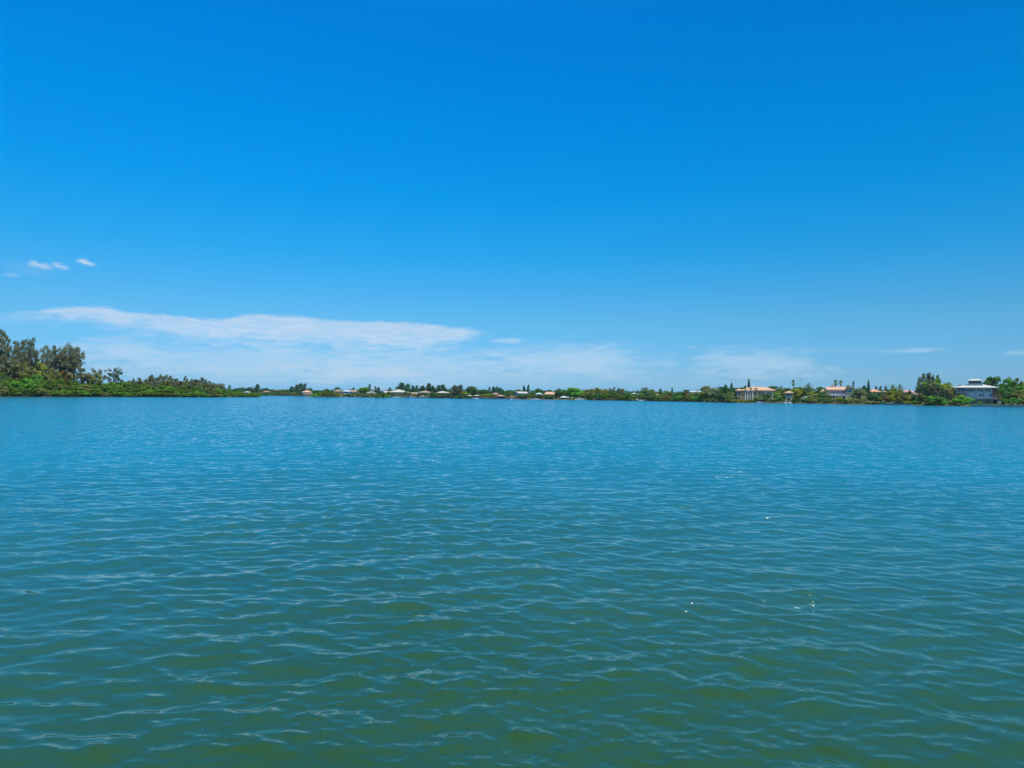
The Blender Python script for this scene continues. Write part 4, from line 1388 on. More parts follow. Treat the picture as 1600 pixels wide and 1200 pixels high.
def small_house(name, label, cat, px0, px1, ridge, eave, off, wall, roof, style='hip', cols=4, floors=1, depth=9.0, yaw=0.0, chimney=False, porch=False, group=None):
    L = Lot((px0 + px1) / 2, off, yaw)
    t = L.thing(name, label, cat, group)
    W = (px1 - px0) * L.m / 2
    ze = L.Z(eave); h = max(L.Z(ridge) - ze, 0.5)
    ov = 0.55
    MB().box(-W + ov, W - ov, 0, depth, -0.6, ze + 0.1).build('wall', WALLM[wall], t)
    if style == 'hip':
        r = MB().hip(-W, W, -ov, depth + ov, ze, h).build('roof', ROOFM[roof], t)
    else:
        r = MB().gable(-W, W, -ov, depth + ov, ze, h, along='x' if style == 'gable' else 'y').build('roof', ROOFM[roof], t)
    if chimney:
        MB().box(W * 0.3, W * 0.3 + 0.9, depth * 0.45, depth * 0.45 + 0.8, ze + 0.4, ze + h + 0.9).build('chimney', WALLM[wall], r)
    fh = ze / floors
    for f in range(floors):
        for c in range(cols):
            x = (-W + ov) + (c + 0.5) * (2 * W - 2 * ov) / cols
            if f == 0 and c == cols // 2:
                door(t, x, 0, 0.05, min(2.15, fh * 0.8), 1.0)
            else:
                window(t, x, 0, f * fh + fh * 0.34, f * fh + fh * 0.80, min(1.6, (2 * W / cols) * 0.5))
    if porch:
        for sx in (-W + ov + 0.3, -W * 0.3, W * 0.3, W - ov - 0.3):
            MB().tube([(sx, -1.9, -0.3), (sx, -1.9, fh * 0.92)], 0.12, 8).build('column', FRAME, t)
        MB().box(-W + ov, W - ov, -2.1, -0.075, fh * 0.92, fh * 0.92 + 0.14).build('porch_roof', ROOFM[roof], t)
    return t


SH = [
    ('house', 'small pink house with coral roof and white porch columns left of the long islet', 473, 488.5, 609.6, 613.0, 8, 'pink', 'coral', 'hip', 3, 2, 8, True),
    ('house', 'house with dull pink tiled roof half hidden behind the right end of the long islet', 523, 536, 608.8, 611.5, 14, 'cream', 'tan', 'hip', 3, 1, 8, False),
    ('house', 'pale blue house between the dull pink roof and the brown roofed house', 534.5, 546, 609.3, 612.0, 10, 'blue', 'bluegrey', 'hip', 3, 2, 8, False),
    ('house', 'house with brown red gabled roof left of the big rounded green tree', 546, 564, 609.4, 612.3, 14, 'white', 'brown', 'gable', 4, 1, 10, False),
    ('house', 'small house with white gabled roof right of the big rounded green tree', 574, 588.5, 611.2, 614.5, 9, 'cream', 'white', 'gable_front', 3, 1, 9, False),
    ('house', 'large house with broad white roof and shaded grey walls behind the round islet', 606, 634, 608.4, 613.0, 16, 'grey', 'white', 'hip', 6, 2, 12, False),
    ('annexe', 'lower white roofed wing just left of the large white roofed house', 600, 612, 611.0, 613.6, 13, 'grey', 'white', 'gable', 3, 1, 8, False),
    ('house', 'low cream house with tan roof beside the tan roofed villa', 637, 654, 613.0, 615.4, 10, 'cream', 'tan', 'gable', 4, 1, 9, False),
    ('villa', 'tan roofed villa with pale walls below the tall column like pine', 651, 671.5, 610.4, 613.6, 11, 'white', 'tan', 'hip', 4, 2, 10, False),
    ('house', 'lilac grey house with grey roof left of the feathery waterside pines', 684, 703, 611.0, 614.0, 10, 'lilac', 'grey', 'hip', 4, 2, 9, False),
    ('house', 'narrow house with small white roof right of the yellow green palms among the boathouses', 768, 776.5, 613.6, 616.2, 10, 'lilac', 'tan', 'hip', 2, 2, 6, False),
    ('house', 'house with broad white roof under the twin pointed cypresses', 809, 826, 611.8, 614.8, 10, 'blue', 'white', 'gable', 4, 2, 9, False),
    ('house', 'blue grey house in tree shade right of the twin cypresses', 836, 847, 613.6, 616.2, 8, 'lilac', 'bluegrey', 'hip', 3, 2, 8, False),
    ('house', 'coral house with orange red roof left of the big bright round tree', 849.5, 865, 612.2, 616.4, 8, 'coral', 'coral', 'gable', 4, 1, 9, False),
    ('house', 'house with pale mint roof peeking over the long mangrove hedge', 986.5, 999, 613.8, 616.4, 16, 'white', 'mint', 'hip', 3, 1, 9, False),
    ('house', 'house with dull brown tiled roof sunk in the long mangrove hedge', 1022, 1036, 615.6, 618.0, 12, 'cream', 'brown', 'hip', 3, 1, 9, False),
    ('house', 'small white roof showing above the hedge left of the lone spire tree', 1039, 1047.5, 615.0, 617.0, 14, 'white', 'white', 'hip', 2, 1, 7, False),
    ('house', 'pale blue green roofed house behind the grey green tree left of the villa group', 1078, 1098, 610.4, 612.6, 24, 'blue', 'bluegrey', 'gable', 4, 1, 9, False),
    ('house', 'house with bright orange tiled roof right of the dark spire conifer', 1358.5, 1377, 608.0, 612.6, 22, 'cream', 'orange', 'hip', 4, 1, 10, False),
    ('annexe', 'little cream roofed building just right of the bright orange roof', 1377.5, 1384, 610.6, 612.6, 20, 'cream', 'tan', 'hip', 2, 1, 6, False),
    ('house', 'house with dull pink roof right of the yellow green round tree', 1407, 1421, 609.0, 613.4, 24, 'pink', 'dullpink', 'hip', 3, 1, 9, False),
    ('shelter', 'small cream arched garden shelter left of the tall palm and pine clump', 1426, 1433.5, 614.6, 616.4, 15, 'cream', 'tan', 'gable', 2, 1, 4, False),
    ('house', 'beige hidden roof right of the island tip on the most distant shore', 412, 423, 610.6, 612.4, 14, 'cream', 'tan', 'hip', 3, 1, 8, False),
    ('house', 'small pale roof among trees above the very tip of the island', 380.5, 388.5, 611.3, 613.0, 14, 'white', 'white', 'hip', 2, 1, 8, False),
]
for a in SH:
    small_house(a[0], a[1], 'house' if a[0] in ('house', 'villa') else ('outbuilding' if a[0] == 'annexe' else 'shelter'), a[2], a[3], a[4], a[5], a[6], a[7], a[8], a[9], a[10], a[11], a[12], yaw=rnd.uniform(-0.4, 0.4), porch=a[13])


# ---- the big villa
def big_villa():
    L = Lot(1180, 20)
    X, Z = L.X, L.Z
    t = L.thing('villa', 'big tan villa with broad coral hipped roof behind three sabal palms', 'house')
    ze = Z(610.2)
    MB().box(X(1157), X(1196), 0, 12, -0.5, ze + 0.1).build('wall', WALLM['tan'], t)
    MB().box(X(1151), X(1157) - 0.01, -1.2, 9, -0.5, ze - 0.1).build('side_wing', WALLM['cream'], t)
    MB().box(X(1196) + 0.01, X(1208), 1.0, 11, -0.5, ze + 0.05).build('side_wing', WALLM['white'], t)
    MB().hip(X(1155.5), X(1213), -0.9, 13, ze, Z(604.2) - ze, 0.25).build('roof', ROOFM['coral'], t)
    MB().hip(X(1148), X(1161), -2.2, 8, ze - 0.25, Z(606.8) - ze, 0.25).build('wing_roof', ROOFM['coral'], t, label='lower coral roof of the left wing')
    # portico with tall white columns
    for px in (1164.3, 1168, 1171.8, 1175.6):
        c = MB().tube([(X(px), -2.3, 0.0), (X(px), -2.3, 0.25), (X(px), -2.3, 0.3), (X(px), -2.3, ze - 0.75), (X(px), -2.3, ze - 0.7), (X(px), -2.3, ze - 0.45)],
                      [0.42, 0.42, 0.33, 0.28, 0.40, 0.40], 12).build('column', FRAME, t)
    MB().box(X(1162.5), X(1177.5), -2.75, -0.95, ze - 0.44, ze - 0.02).build('portico_beam', FRAME, t)
    MB().box(X(1150), X(1209), -3.6, -0.02, -0.5, 0.02).build('terrace', WALLM['cream'], t)
    for px in (1166.2, 1170, 1173.7):
        window(t, X(px), 0, 0.3, 2.6, 1.0)
        window(t, X(px), 0, ze * 0.56, ze * 0.80, 0.9)
    door(t, X(1180), 0, 0.03, 2.5, 1.3)
    window(t, X(1180), 0, ze * 0.56, ze * 0.84, 1.2)
    window(t, X(1187), 0, ze * 0.56, ze * 0.84, 1.3); window(t, X(1187), 0, 0.9, 2.3, 1.3)
    window(t, X(1192), 0, ze * 0.56, ze * 0.84, 1.3); window(t, X(1192), 0, 0.9, 2.3, 1.3)
    window(t, X(1154.2), -1.2, ze * 0.58, ze * 0.88, 1.2); window(t, X(1154.2), -1.2, 0.7, 2.5, 1.4)
    window(t, X(1200), 1.0, ze * 0.62, ze * 0.88, 0.9); window(t, X(1204), 1.0, ze * 0.58, ze * 0.90, 1.1)
    window(t, X(1202), 1.0, 0.9, 2.2, 1.2)
    mb = MB().box(X(1155), X(1163), -3.5, -3.42, 0.95, 1.03)
    for i in range(13):
        x = X(1155) + (X(1163) - X(1155)) * i / 12
        mb.box(x - 0.025, x + 0.025, -3.48, -3.44, 0.03, 0.949)
    mb.build('railing', WALLM['blue'], t)


big_villa()


def garden_tower():
    L = Lot(1232.5, 9)
    X, Z = L.X, L.Z
    t = L.thing('garden_tower', 'square cream garden tower with arched openings and coral pyramid roof near the waterline', 'tower')
    w = (X(1238) - X(1227)) / 2
    ze = Z(614.0); zf = Z(620.2); zb = Z(627.0)
    # lower storey around an arched doorway
    mb = MB()
    mb.box(-w, -w * 0.36, 0, 2 * w, -0.4, zf).box(w * 0.36, w, 0, 2 * w, -0.4, zf).box(-w * 0.36, w * 0.36, 0, 2 * w, zf - 0.9, zf)
    # upper corner and middle piers
    for x in (-w + 0.22, -w * 0.36, w * 0.36, w - 0.22):
        for y in (0.22, 2 * w - 0.22):
            mb.box(x - 0.2, x + 0.2, y - 0.2, y + 0.2, zf, ze)
    mb.box(-w, w, 0.001, 0.44, ze - 0.55, ze).box(-w, w, 2 * w - 0.44, 2 * w - 0.001, ze - 0.55, ze).box(-w + 0.001, -w + 0.43, 0.44, 2 * w - 0.44, ze - 0.55, ze).box(w - 0.43, w - 0.001, 0.44, 2 * w - 0.44, ze - 0.55, ze)
    mb.box(-w, w, -0.05, 0.42, zf, zf + 0.55)
    mb.build('wall', WALLM['cream'], t)
    for k in (-1, 0, 1):
        x = k * w * 0.66
        o = MB()
        n = 10
        r = w * 0.24
        vs = [(x - r, 0.30, zf + 0.56), (x + r, 0.30, zf + 0.56)] + [(x + r * math.cos(math.pi * i / n), 0.30, ze - 0.62 - r + r * math.sin(math.pi * i / n)) for i in range(n + 1)]
        vs2 = [(a, 0.36, c) for a, b, c in vs]
        m_ = len(vs)
        o.add(vs + vs2, [tuple(range(m_)), tuple(range(2 * m_ - 1, m_ - 1, -1))] + [(i, i + m_, (i + 1) % m_ + m_, (i + 1) % m_) for i in range(m_)])
        o.build('arched_opening', DARK, t)
    n = 12; r = w * 0.36
    vs = [(-r, 0.12, 0.0), (r, 0.12, 0.0)] + [(r * math.cos(math.pi * i / n), 0.12, zf - 0.95 - r + r * math.sin(math.pi * i / n)) for i in range(n + 1)]
    m_ = len(vs)
    MB().add(vs + [(a, 0.2, c) for a, b, c in vs], [tuple(range(m_)), tuple(range(2 * m_ - 1, m_ - 1, -1))] + [(i, i + m_, (i + 1) % m_ + m_, (i + 1) % m_) for i in range(m_)]).build('arched_doorway', DARK, t)
    MB().hip(-w - 0.75, w + 0.75, -0.75, 2 * w + 0.75, ze, Z(610.6) - ze, 0.18).build('roof', ROOFM['coral'], t)


garden_tower()


def pavilion():
    L = Lot(1259, 8)
    X, Z = L.X, L.Z
    t = L.thing('pavilion', 'small open pavilion with pale blue grey roof on dark posts in the shrubs', 'pavilion')
    w = (X(1264) - X(1254)) / 2
    ze = Z(621.2)
    for x in (-w + 0.3, -w * 0.33, w * 0.33, w - 0.3):
        for y in (0.3, 3.4):
            MB().box(x - 0.09, x + 0.09, y - 0.09, y + 0.09, -0.3, ze + 0.05).build('post', WALLM['brown'], t)
    MB().box(-w + 0.2, w - 0.2, 0.15, 3.55, -0.3, 0.18).build('deck', WALLM['wood'], t)
    MB().hip(-w - 0.3, w + 0.3, -0.3, 4.0, ze, Z(619.2) - ze, 0.16).build('roof', ROOFM['bluegrey'], t)


pavilion()


def pink_mansion():
    L = Lot(1307, 20)
    X, Z = L.X, L.Z
    t = L.thing('mansion', 'pink two storey mansion with long white balcony and coral roof below twin fan palms', 'house')
    z2 = Z(617.6); ze = Z(609.4)
    MB().box(X(1291), X(1321), 0, 11, -0.5, ze + 0.1).build('wall', WALLM['pink'], t)
    r = MB().gable(X(1290), X(1322.2), -0.8, 11.8, ze, Z(604.3) - ze, 0.22).build('roof', ROOFM['coral'], t)
    MB().box(X(1298.6), X(1302.2), 4.6, 6.0, Z(607), Z(600.2)).build('chimney', WALLM['pink'], r)
    MB().box(X(1304), X(1305.4), 5.2, 6.0, Z(607), Z(602.2)).build('chimney', WALLM['brown'], r)
    MB().box(X(1281.5), X(1291) - 0.01, -1.0, 8, -0.5, Z(612.4)).build('side_wing', WALLM['cream'], t)
    MB().hip(X(1280.5), X(1291.6), -1.6, 8.6, Z(612.4) + 0.002, 1.6, 0.2).build('wing_roof', ROOFM['coral'], t)
    g = MB().box(X(1322.3), X(1333), -2.2, 10, -0.5, Z(606.2)).build('gable_wing', WALLM['stone'], t, label='beige stone gable end wing on the right')
    MB().gable(X(1321.6), X(1333.8), -2.7, 10.5, Z(606.2) + 0.002, Z(603.6) - Z(606.2), 0.2, 'y').build('gable_roof', ROOFM['coral'], t)
    window(t, X(1327.6), -2.2, Z(609.2), Z(607.4), 0.9)
    window(t, X(1326.6), -2.2, Z(613.2), Z(611.0), 1.7)
    window(t, X(1329.8), -2.2, Z(620.0), Z(617.6), 1.4)
    # first floor windows in pairs
    for px in (1293.4, 1296.2, 1299, 1301.8, 1304.8, 1307.8, 1310.8, 1313.8, 1317.2):
        window(t, X(px), 0, Z(615.6), Z(611.2), 0.72)
    MB().box(X(1289), X(1322.2), -2.6, -0.02, z2 - 0.25, z2).build('balcony', WALLM['white'], t)
    mb = MB().box(X(1289), X(1322.2), -2.58, -2.46, Z(615.2) - 0.12, Z(615.2))
    n = 44
    for i in range(n + 1):
        x = X(1289) + (X(1322.2) - X(1289) - 0.1) * i / n
        mb.box(x, x + 0.10, -2.56, -2.48, z2 + 0.001, Z(615.2) - 0.121)
    mb.build('balustrade', WALLM['white'], t)
    for px in (1290, 1295.2, 1300.4, 1305.6, 1310.8, 1316, 1321.4):
        MB().box(X(px) - 0.22, X(px) + 0.22, -2.5, -2.06, -0.3, z2 - 0.251).build('pillar', WALLM['white'], t)
    for px in (1292.6, 1297.8, 1303, 1308.2, 1313.4, 1318.6):
        MB().box(X(px) - 0.75, X(px) + 0.75, -0.05, 0.02, 0.1, z2 - 0.8).build('glass_door', GLASS, t)
    window(t, X(1286), -1.0, Z(616.5), Z(614.2), 1.1)


pink_mansion()


def stilt_house():
    L = Lot(1524, 17)
    X, Z = L.X, L.Z
    t = L.thing('stilt_house', 'large pale grey stilt house with white hipped roof and cupola near the right edge', 'house')
    zd = Z(622.6)          # raised deck
    zm = Z(613.6); ze = Z(606.2)
    MB().box(X(1508.5), X(1550), 0, 11, zd, ze + 0.1).build('wall', WALLM['palegrey'], t)
    r = MB().hip(X(1487.5), X(1561), -1.75, 13.6, ze, Z(599.9) - ze, 0.28).build('roof', ROOFM['grey'], t)
    c0, c1 = X(1513), X(1533.5)
    cu = MB().box(c0, c1, 3.6, 7.6, Z(602.5), Z(594.8)).build('cupola', WALLM['palegrey'], t)
    for i in range(5):
        x = c0 + (c1 - c0) * (i + 0.5) / 5
        MB().box(x - 0.58, x + 0.58, 3.54, 3.62, Z(599.2), Z(595.6)).build('cupola_pane', GLASS, cu)
    MB().hip(X(1508.5), X(1539), 2.4, 8.8, Z(594.8) + 0.002, Z(591.8) - Z(594.8), 0.2).build('cupola_roof', ROOFM['grey'], t)
    # floor band and corner boards
    MB().box(X(1508.5) - 0.02, X(1550) + 0.02, -0.10, -0.003, zm - 0.18, zm + 0.12).build('floor_band', WALLM['grey'], t)
    for px in (1508.7, 1524.6, 1537, 1549.8):
        MB().box(X(px) - 0.22, X(px) + 0.22, -0.16, -0.103, zd + 0.01, ze).build('downpipe', WALLM['lilac'], t)
    for px in (1512.5, 1516.5, 1520.5, 1528.5, 1533, 1541, 1545.5):
        window(t, X(px), 0, zm + 0.7, ze - 0.55, 0.95)
    window(t, X(1533), 0, Z(618.6), Z(616.2), 2.2, mull=True)
    window(t, X(1547), 0, Z(619.2), Z(616.0), 0.95)
    door(t, X(1521.5), 0, zd + 0.02, zd + 2.3, 1.1, WALLM['grey'])
    # left porch: recess, rail and posts
    MB().box(X(1495.5), X(1508.5) - 0.01, 3.2, 10, zm, ze + 0.05).build('porch_back_wall', WALLM['lilac'], t)
    MB().box(X(1493.5), X(1508.5) - 0.01, -1.6, 3.19, zm - 0.25, zm).build('porch_deck', WALLM['lilac'], t)
    mb = MB().box(X(1493.5), X(1511), -1.6, -1.5, zm + 1.5, zm + 1.62)
    for i in range(26):
        x = X(1493.6) + (X(1510.9) - X(1493.6)) * i / 25
        mb.box(x - 0.05, x + 0.05, -1.59, -1.51, zm + 0.001, zm + 1.499)
    mb.build('railing', WALLM['lilac'], t)
    for px in (1494, 1501, 1508):
        MB().box(X(px) - 0.14, X(px) + 0.14, -1.45, -1.17, -0.3, ze).build('porch_post', WALLM['grey'], t)
    MB().box(X(1497), X(1507), 3.14, 3.195, zm + 0.1, ze - 0.5).build('sliding_door', GLASS, t)
    # stair down to the lower deck
    st = MB()
    x0, x1 = X(1509.5), X(1520.5)
    n = 14
    for i in range(n):
        a = i / n
        st.box(x0 + (x1 - x0) * a, x0 + (x1 - x0) * (a + 1 / n) + 0.05, -1.55, -0.45, zm + (zd - zm) * (a + 1 / n) - 0.09, zm + (zd - zm) * (a + 1 / n))
    st.add([(x0, -1.62, zm + 0.05), (x1, -1.62, zd + 0.05), (x1, -1.62, zd - 0.4), (x0, -1.62, zm - 0.4), (x0, -1.56, zm + 0.05), (x1, -1.56, zd + 0.05), (x1, -1.56, zd - 0.4), (x0, -1.56, zm - 0.4)],
           [(3, 2, 1, 0), (4, 5, 6, 7), (0, 1, 5, 4), (1, 2, 6, 5), (2, 3, 7, 6), (3, 0, 4, 7)])
    st.build('stair', WALLM['lilac'], t)
    # lower deck, rail and the open ground floor
    MB().box(X(1509), X(1559), -2.6, 11, zd - 0.35, zd - 0.004).build('deck', WALLM['lilac'], t)
    mb = MB().box(X(1521), X(1559), -2.58, -2.5, zd + 0.9, zd + 0.98)
    for i in range(39):
        x = X(1521) + (X(1559) - X(1521) - 0.06) * i / 38
        mb.box(x, x + 0.06, -2.57, -2.51, zd + 0.001, zd + 0.899)
    mb.build('deck_railing', WALLM['grey'], t)
    for px in (1511, 1518, 1526, 1537, 1550, 1558):
        MB().box(X(px) - 0.25, X(px) + 0.25, -2.2, -1.7, -0.5, zd - 0.351).build('pier', WALLM['lilac'], t)
    MB().box(X(1511), X(1550), 0.6, 10, -0.5, zd - 0.352).build('ground_floor_wall', WALLM['stone'], t)
    MB().box(X(1551.5), X(1557.5), 0.55, 0.62, 0.0, Z(624.8)).build('garage_opening', DARK, t)
    MB().box(X(1550) + 0.01, X(1559), 0.63, 10, -0.5, zd - 0.353).build('garage_wall', WALLM['stone'], t)
    # screened porch on the right
    sc = MB()
    for px in (1551.2, 1554.6, 1558.4):
        sc.box(X(px) - 0.1, X(px) + 0.1, -1.9, -1.7, zd + 0.001, ze)
    for z in (zm, zd + 1.0, ze - 0.4):
        sc.box(X(1551.2), X(1558.4), -1.86, -1.74, z - 0.07, z + 0.07)
    sc.build('screen_porch', WALLM['brown'], t)
    MB().box(X(1550) + 0.01, X(1558.2), 2.0, 9, zd + 0.001, ze + 0.05).build('porch_wall', WALLM['brown'], t)


stilt_house()


# ---- small structures by the water
def boathouse(px0, px1, ridge, eave, roof, label, off=1.0, wall='brown', gable=True):
    L = Lot((px0 + px1) / 2, off)
    t = L.thing('boathouse', label, 'boathouse')
    w = (px1 - px0) * L.m / 2
    ze = L.Z(eave)
    for x in (-w + 0.3, 0, w - 0.3):
        for y in (0.2, 5.0):
            MB().box(x - 0.13, x + 0.13, y - 0.13, y + 0.13, -1.6, ze + 0.05).build('post', WALLM['wood'], t)
    h = max(L.Z(ridge) - ze, 0.5)
    if gable:
        MB().gable(-w - 0.3, w + 0.3, -0.5, 5.8, ze, h, 0.18, 'y').build('roof', ROOFM[roof], t)
    else:
        MB().hip(-w - 0.3, w + 0.3, -0.5, 5.8, ze, h, 0.18).build('roof', ROOFM[roof], t)
    MB().box(-w, w, 5.2, 5.4, -0.2, ze - 0.02).build('back_wall', WALLM[wall], t)
    MB().box(-w, w, -0.3, 0.0, -0.5, -0.3).build('deck', WALLM['wood'], t)
    return t


boathouse(731, 738, 617.0, 618.6, 'white', 'low boathouse with white roof, left of the pair below the tall round headed tree', gable=False)
boathouse(740, 749, 617.0, 618.8, 'white', 'wider low boathouse with white roof, right of the pair below the tall round headed tree', gable=False)
boathouse(776, 789, 616.8, 619.2, 'tan', 'tan flat roofed boathouse right of the narrow house with the small roof', gable=False)
boathouse(795, 805.5, 617.8, 621.0, 'brown', 'brown gabled boathouse with dark open front left of the twin cypresses')
boathouse(875, 890, 618.8, 621.2, 'mint', 'pale green white roofed shelter at the water left of the big bright round tree', off=4, gable=False)


def thatched_hut():
    L = Lot(1402.5, 6)
    t = L.thing('thatched_hut', 'grey brown thatched hut with steep roof on posts by the seawall', 'hut')
    w = (L.X(1410) - L.X(1395)) / 2
    ze = L.Z(630.0)
    for i in range(8):
        a = 2 * math.pi * (i + 0.5) / 8
        MB().tube([(w * 0.72 * math.cos(a), 2.5 + w * 0.55 * math.sin(a), -0.3), (w * 0.72 * math.cos(a), 2.5 + w * 0.55 * math.sin(a), ze + 0.35)], 0.09, 6).build('post', WALLM['wood'], t)
    H = L.Z(622.2) - ze
    rg = random.Random(3)
    mb = MB()
    rings = [(1.0, 0.0), (0.97, 0.10), (0.70, 0.40), (0.40, 0.74), (0.10, 1.0)]
    n = 28
    vs = []
    for k, (q, z) in enumerate(rings):
        for i in range(n):
            a = 2 * math.pi * i / n
            j = rg.uniform(0.94, 1.05)
            vs.append((w * q * j * math.cos(a), 2.5 + w * 0.78 * q * j * math.sin(a), ze + H * z + rg.uniform(-0.12, 0.1) * (k < 3)))
    fs = [(k * n + i, k * n + (i + 1) % n, (k + 1) * n + (i + 1) % n, (k + 1) * n + i) for k in range(4) for i in range(n)]
    fs += [tuple(range(4 * n, 5 * n)), tuple(range(n))[::-1]]
    mb.add(vs, fs)
    mb.build('thatch_roof', ROOFM['thatch'], t)
    MB().box(-w * 0.45, w * 0.45, 2.0, 2.9, -0.1, 0.95).build('bar_counter', WALLM['wood'], t)


thatched_hut()


def seawall(px0, px1, h, label, name='seawall'):
    V = []
    n = max(4, int((px1 - px0) / 4))
    vs = []
    for i in range(n + 1):
        px = px0 + (px1 - px0) * i / n
        s = shore(px)
        u = Vector((s.x, s.y, 0)).normalized()
        a = s - u * 0.9; b = s + u * 0.35
        vs += [(a.x, a.y, -1.0), (a.x, a.y, h - 0.18), (a.x - u.x * 0.12, a.y - u.y * 0.12, h - 0.18), (a.x - u.x * 0.12, a.y - u.y * 0.12, h), (b.x, b.y, h), (b.x, b.y, -1.0)]
    fs = []
    for i in range(n):
        for j in range(6):
            fs.append((i * 6 + j, (i + 1) * 6 + j, (i + 1) * 6 + (j + 1) % 6, i * 6 + (j + 1) % 6))
    fs += [tuple(range(6))[::-1], tuple(n * 6 + j for j in range(6))]
    me = bpy.data.meshes.new(name)
    me.from_pydata(vs, [], fs); me.update()
    return put(name, me, CONC, None, label=label, category='seawall')


seawall(1374, 1424, 0.75, 'low grey concrete seawall in front of the thatched hut')
seawall(1516, 1640, 0.95, 'long grey concrete seawall below the lawn of the stilt house')
seawall(740, 812, 0.7, 'low seawall along the boathouses under the tall round headed tree')
seawall(600, 672, 0.7, 'low seawall in front of the white roofed and tan roofed houses')


# grass on the lawn of the stilt house and by the villa
def lawn(px0, px1, o0, o1, n, label, hgt=0.35):
    C = []; N = []
    rg = np.random.default_rng(int(px0))
    for i in range(n):
        p = site(rg.uniform(px0, px1), rg.uniform(o0, o1))
        C.append((p.x, p.y, p.z + hgt * 0.4)); N.append(rg.normal(0, 1, 3) * [1, 1, 0.2])
    me = leaf_mesh('grass', np.array(C), np.array(N), 0.35, 1.6, 1.5, rg)
    put('grass', me, LEAF['grass'], None, kind='stuff', label=label, category='grass')


lawn(1514, 1566, 1.5, 13, 5000, 'light green lawn between the seawall and the stilt house', 0.4)
lawn(1146, 1212, 4, 15, 2500, 'lawn strip in front of the big villa', 0.3)


# ---- boats, docks and little things
def boat(px, off, length, label, kind='console', yaw=0.0, hull=None, group=None):
    s = shore(px)
    u = Vector((s.x, s.y, 0)).normalized()
    p = s - u * off
    p.z = 0.0
    t = thing('motor_boat', label, 'boat', p, yaw, group)
    Lh = length / 2; B = length * 0.17; D = length * 0.13
    prof = [(-1.0, 0.92, 0.75), (-0.4, 1.0, 0.78), (0.2, 0.96, 0.86), (0.65, 0.62, 0.97), (1.0, 0.03, 1.12)]
    vs = []
    for x, b, z in prof:
        vs += [(x * Lh, -B * b, D * z), (x * Lh, -B * b * 0.72, -D * 0.12), (x * Lh * 0.97, 0, -D * 0.35), (x * Lh, B * b * 0.72, -D * 0.12), (x * Lh, B * b, D * z),
               (x * Lh * 0.96, B * b * 0.82, D * z), (x * Lh * 0.93, B * b * 0.7, D * 0.35), (x * Lh * 0.93, -B * b * 0.7, D * 0.35), (x * Lh * 0.96, -B * b * 0.82, D * z)]
    k = 9
    fs = [(i * k + j, (i + 1) * k + j, (i + 1) * k + (j + 1) % k, i * k + (j + 1) % k) for i in range(4) for j in range(k)]
    fs += [tuple(range(k))[::-1], tuple(4 * k + j for j in range(k))]
    MB().add(vs, fs).build('hull', hull or HULL, t)
    MB().box(-0.05 * Lh, 0.22 * Lh, -B * 0.35, B * 0.35, D * 0.36, D * 1.5).build('console', HULL, t)
    MB().add([(0.22 * Lh, -B * 0.35, D * 1.5), (0.22 * Lh, B * 0.35, D * 1.5), (0.12 * Lh, B * 0.33, D * 2.1), (0.12 * Lh, -B * 0.33, D * 2.1),
              (0.20 * Lh, -B * 0.35, D * 1.5), (0.20 * Lh, B * 0.35, D * 1.5), (0.10 * Lh, B * 0.33, D * 2.1), (0.10 * Lh, -B * 0.33, D * 2.1)],
             [(0, 1, 2, 3), (7, 6, 5, 4), (0, 4, 5, 1), (1, 5, 6, 2), (2, 6, 7, 3), (3, 7, 4, 0)]).build('windscreen', GLASS, t)
    if kind == 'top':
        for x in (-0.1, 0.3):
            for y in (-0.4, 0.4):
                MB().tube([(x * Lh, y * B, D * 0.4), (x * Lh, y * B, D * 3.3)], 0.03, 5).build('top_post', METAL, t)
        MB().box(-0.2 * Lh, 0.42 * Lh, -B * 0.6, B * 0.6, D * 3.3, D * 3.3 + 0.08).build('hard_top', HULL, t)
    e = MB().box(-Lh - 0.35, -Lh + 0.02, -0.2, 0.2, D * 0.5, D * 1.25).build('outboard', ENGINE, t)
    return t


boat(396, -1.0, 4.6, 'tiny white boat just right of the mangroves at the island tip', 'console', 1.2)
boat(618, 4, 5.5, 'white motor boat moored before the large white roofed house', 'console', 0.3)
boat(622, 6, 4.6, 'smaller white boat right beside the moored boat at the white roofed house', 'console', 2.9)
boat(641, 4, 6.5, 'blue hulled boat moored in front of the low cream house', 'top', 0.2, HULLB)
boat(834.5, 4, 4.4, 'left one of the two small white boats below the blue grey house', 'console', 0.4)
boat(838, 5, 4.2, 'right one of the two small white boats below the blue grey house', 'console', 0.1)
boat(799.5, 0.5, 5.0, 'white boat lying in the brown gabled boathouse', 'console', 1.4)
boat(904, 4, 5.4, 'white boat at the foot of the big bright round tree', 'top', 0.5)
boat(911, 5, 5.0, 'pale boat right of the boat at the big bright round tree', 'console', 3.0)
boat(743, 5, 4.6, 'white boat before the wider white roofed boathouse', 'console', 0.2)
boat(1001, 5, 5.0, 'white boat moored against the long mangrove hedge', 'console', 0.1)
boat(1187, 4, 4.6, 'small white boat moored right of the bright villa hedge', 'console', 2.9)
boat(1227, 4, 3.8, 'small white skiff left of the garden tower doorway', 'console', 1.4)
boat(1233.5, 3, 4.4, 'white boat end-on below the arched doorway of the garden tower', 'top', 1.5)


def dock(px, off, w, l, label):
    s = shore(px)
    u = Vector((s.x, s.y, 0)).normalized()
    p = s - u * off
    p.z = 0
    t = thing('dock', label, 'dock', p, 0.0)
    MB().box(-w / 2, w / 2, 0, l, 0.55, 0.72).build('deck', WALLM['wood'], t)
    for x in (-w / 2 + 0.15, 0, w / 2 - 0.15):
        for y in (0.2, l - 0.2):
            MB().tube([(x, y, -1.5), (x, y, 1.1)], 0.12, 6).build('pile', WALLM['wood'], t)


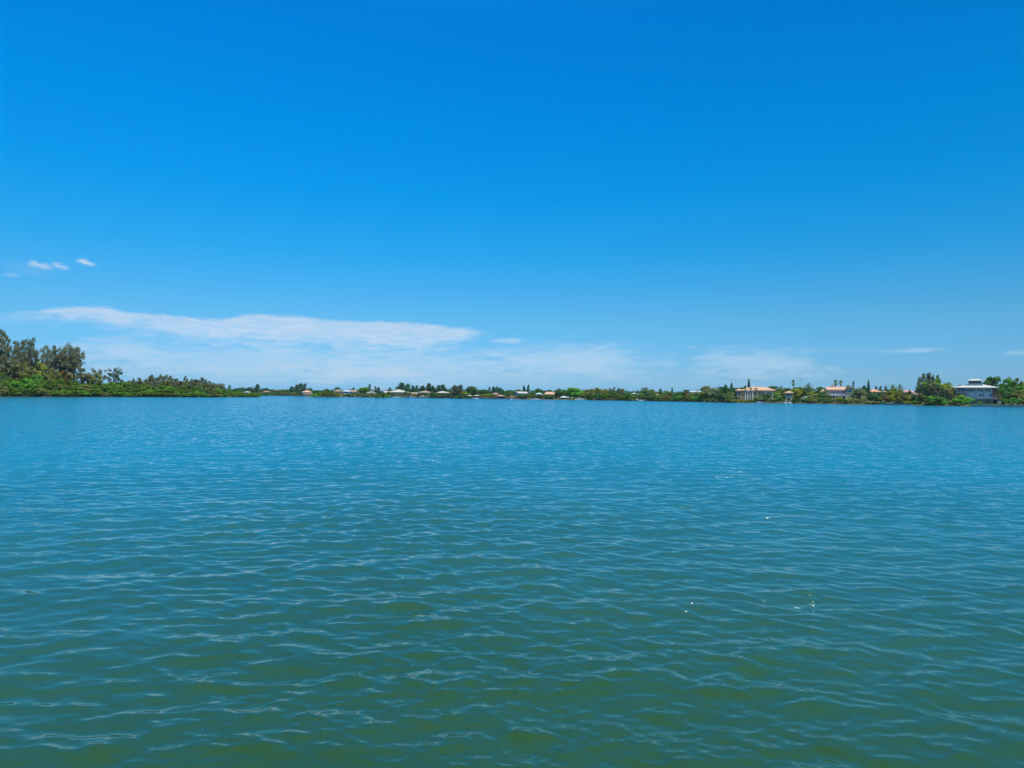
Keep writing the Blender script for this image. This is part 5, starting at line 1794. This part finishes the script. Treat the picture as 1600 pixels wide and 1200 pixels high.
dock(998, 7, 9, 2.2, 'grey timber dock beside the white boat at the long mangrove hedge')
dock(838, 3, 9, 2.0, 'timber dock behind the two small white boats')
dock(1190, 2.5, 6, 2.0, 'timber dock behind the small boat right of the villa hedge')
dock(1222, 3, 7, 2.0, 'grey timber dock left of the garden tower')

L_ = Lot(1380.6, 4)
t_ = L_.thing('utility_box', 'pale upright utility box on the bank left of the thatched hut', 'box')
MB().box(-0.62, 0.62, 0, 0.9, -0.3, L_.Z(626.3)).build('cabinet', WALLM['white'], t_)
MB().box(-0.70, 0.70, -0.08, 0.98, L_.Z(626.3) + 0.002, L_.Z(626.3) + 0.12).build('lid', WALLM['palegrey'], t_)

p_ = site(1250, 120)
t_ = thing('radio_mast', 'thin grey lattice radio mast rising above the trees right of the garden tower', 'mast', p_)
hm = z_at(1250, 588.5, p_.y) - p_.z
mb = MB()
for a in range(3):
    an = a * 2.094
    mb.tube([(0.28 * math.cos(an), 0.28 * math.sin(an), -0.3), (0.12 * math.cos(an), 0.12 * math.sin(an), hm)], 0.045, 5)
k = 26
for i in range(k):
    for a in range(3):
        z0, z1 = hm * i / k, hm * (i + 1) / k
        r0, r1 = 0.28 - 0.16 * i / k, 0.28 - 0.16 * (i + 1) / k
        mb.tube([(r0 * math.cos(a * 2.094), r0 * math.sin(a * 2.094), z0), (r1 * math.cos((a + 1) * 2.094), r1 * math.sin((a + 1) * 2.094), z1)], 0.025, 4, False)
mb.build('lattice', METAL, t_)
MB().tube([(0, 0, hm - 0.1), (0, 0, hm + 1.6)], 0.03, 5).build('antenna', METAL, t_)

# ------------------------------------------------------------------ air
def haze():
    x, y0, y1, z0, z1 = 900.0, -60.0, 1250.0, -2.2, 42.0
    o = MB().box(-x, x, y0, y1, z0, z1).build('haze', None, None, kind='stuff', label='thin bluish sea haze over the whole bay', category='haze')
    mt = bpy.data.materials.new('haze'); mt.use_nodes = True
    t = NT(mt.node_tree); t.t.nodes.clear()
    v = t.n('ShaderNodeVolumePrincipled')
    v.inputs['Color'].default_value = (0.62, 0.80, 1.0, 1)
    v.inputs['Density'].default_value = 0.00005
    v.inputs['Anisotropy'].default_value = 0.1
    out = t.n('ShaderNodeOutputMaterial')
    t.link(v.outputs[0], out.inputs['Volume'])
    o.data.materials.append(mt)


haze()
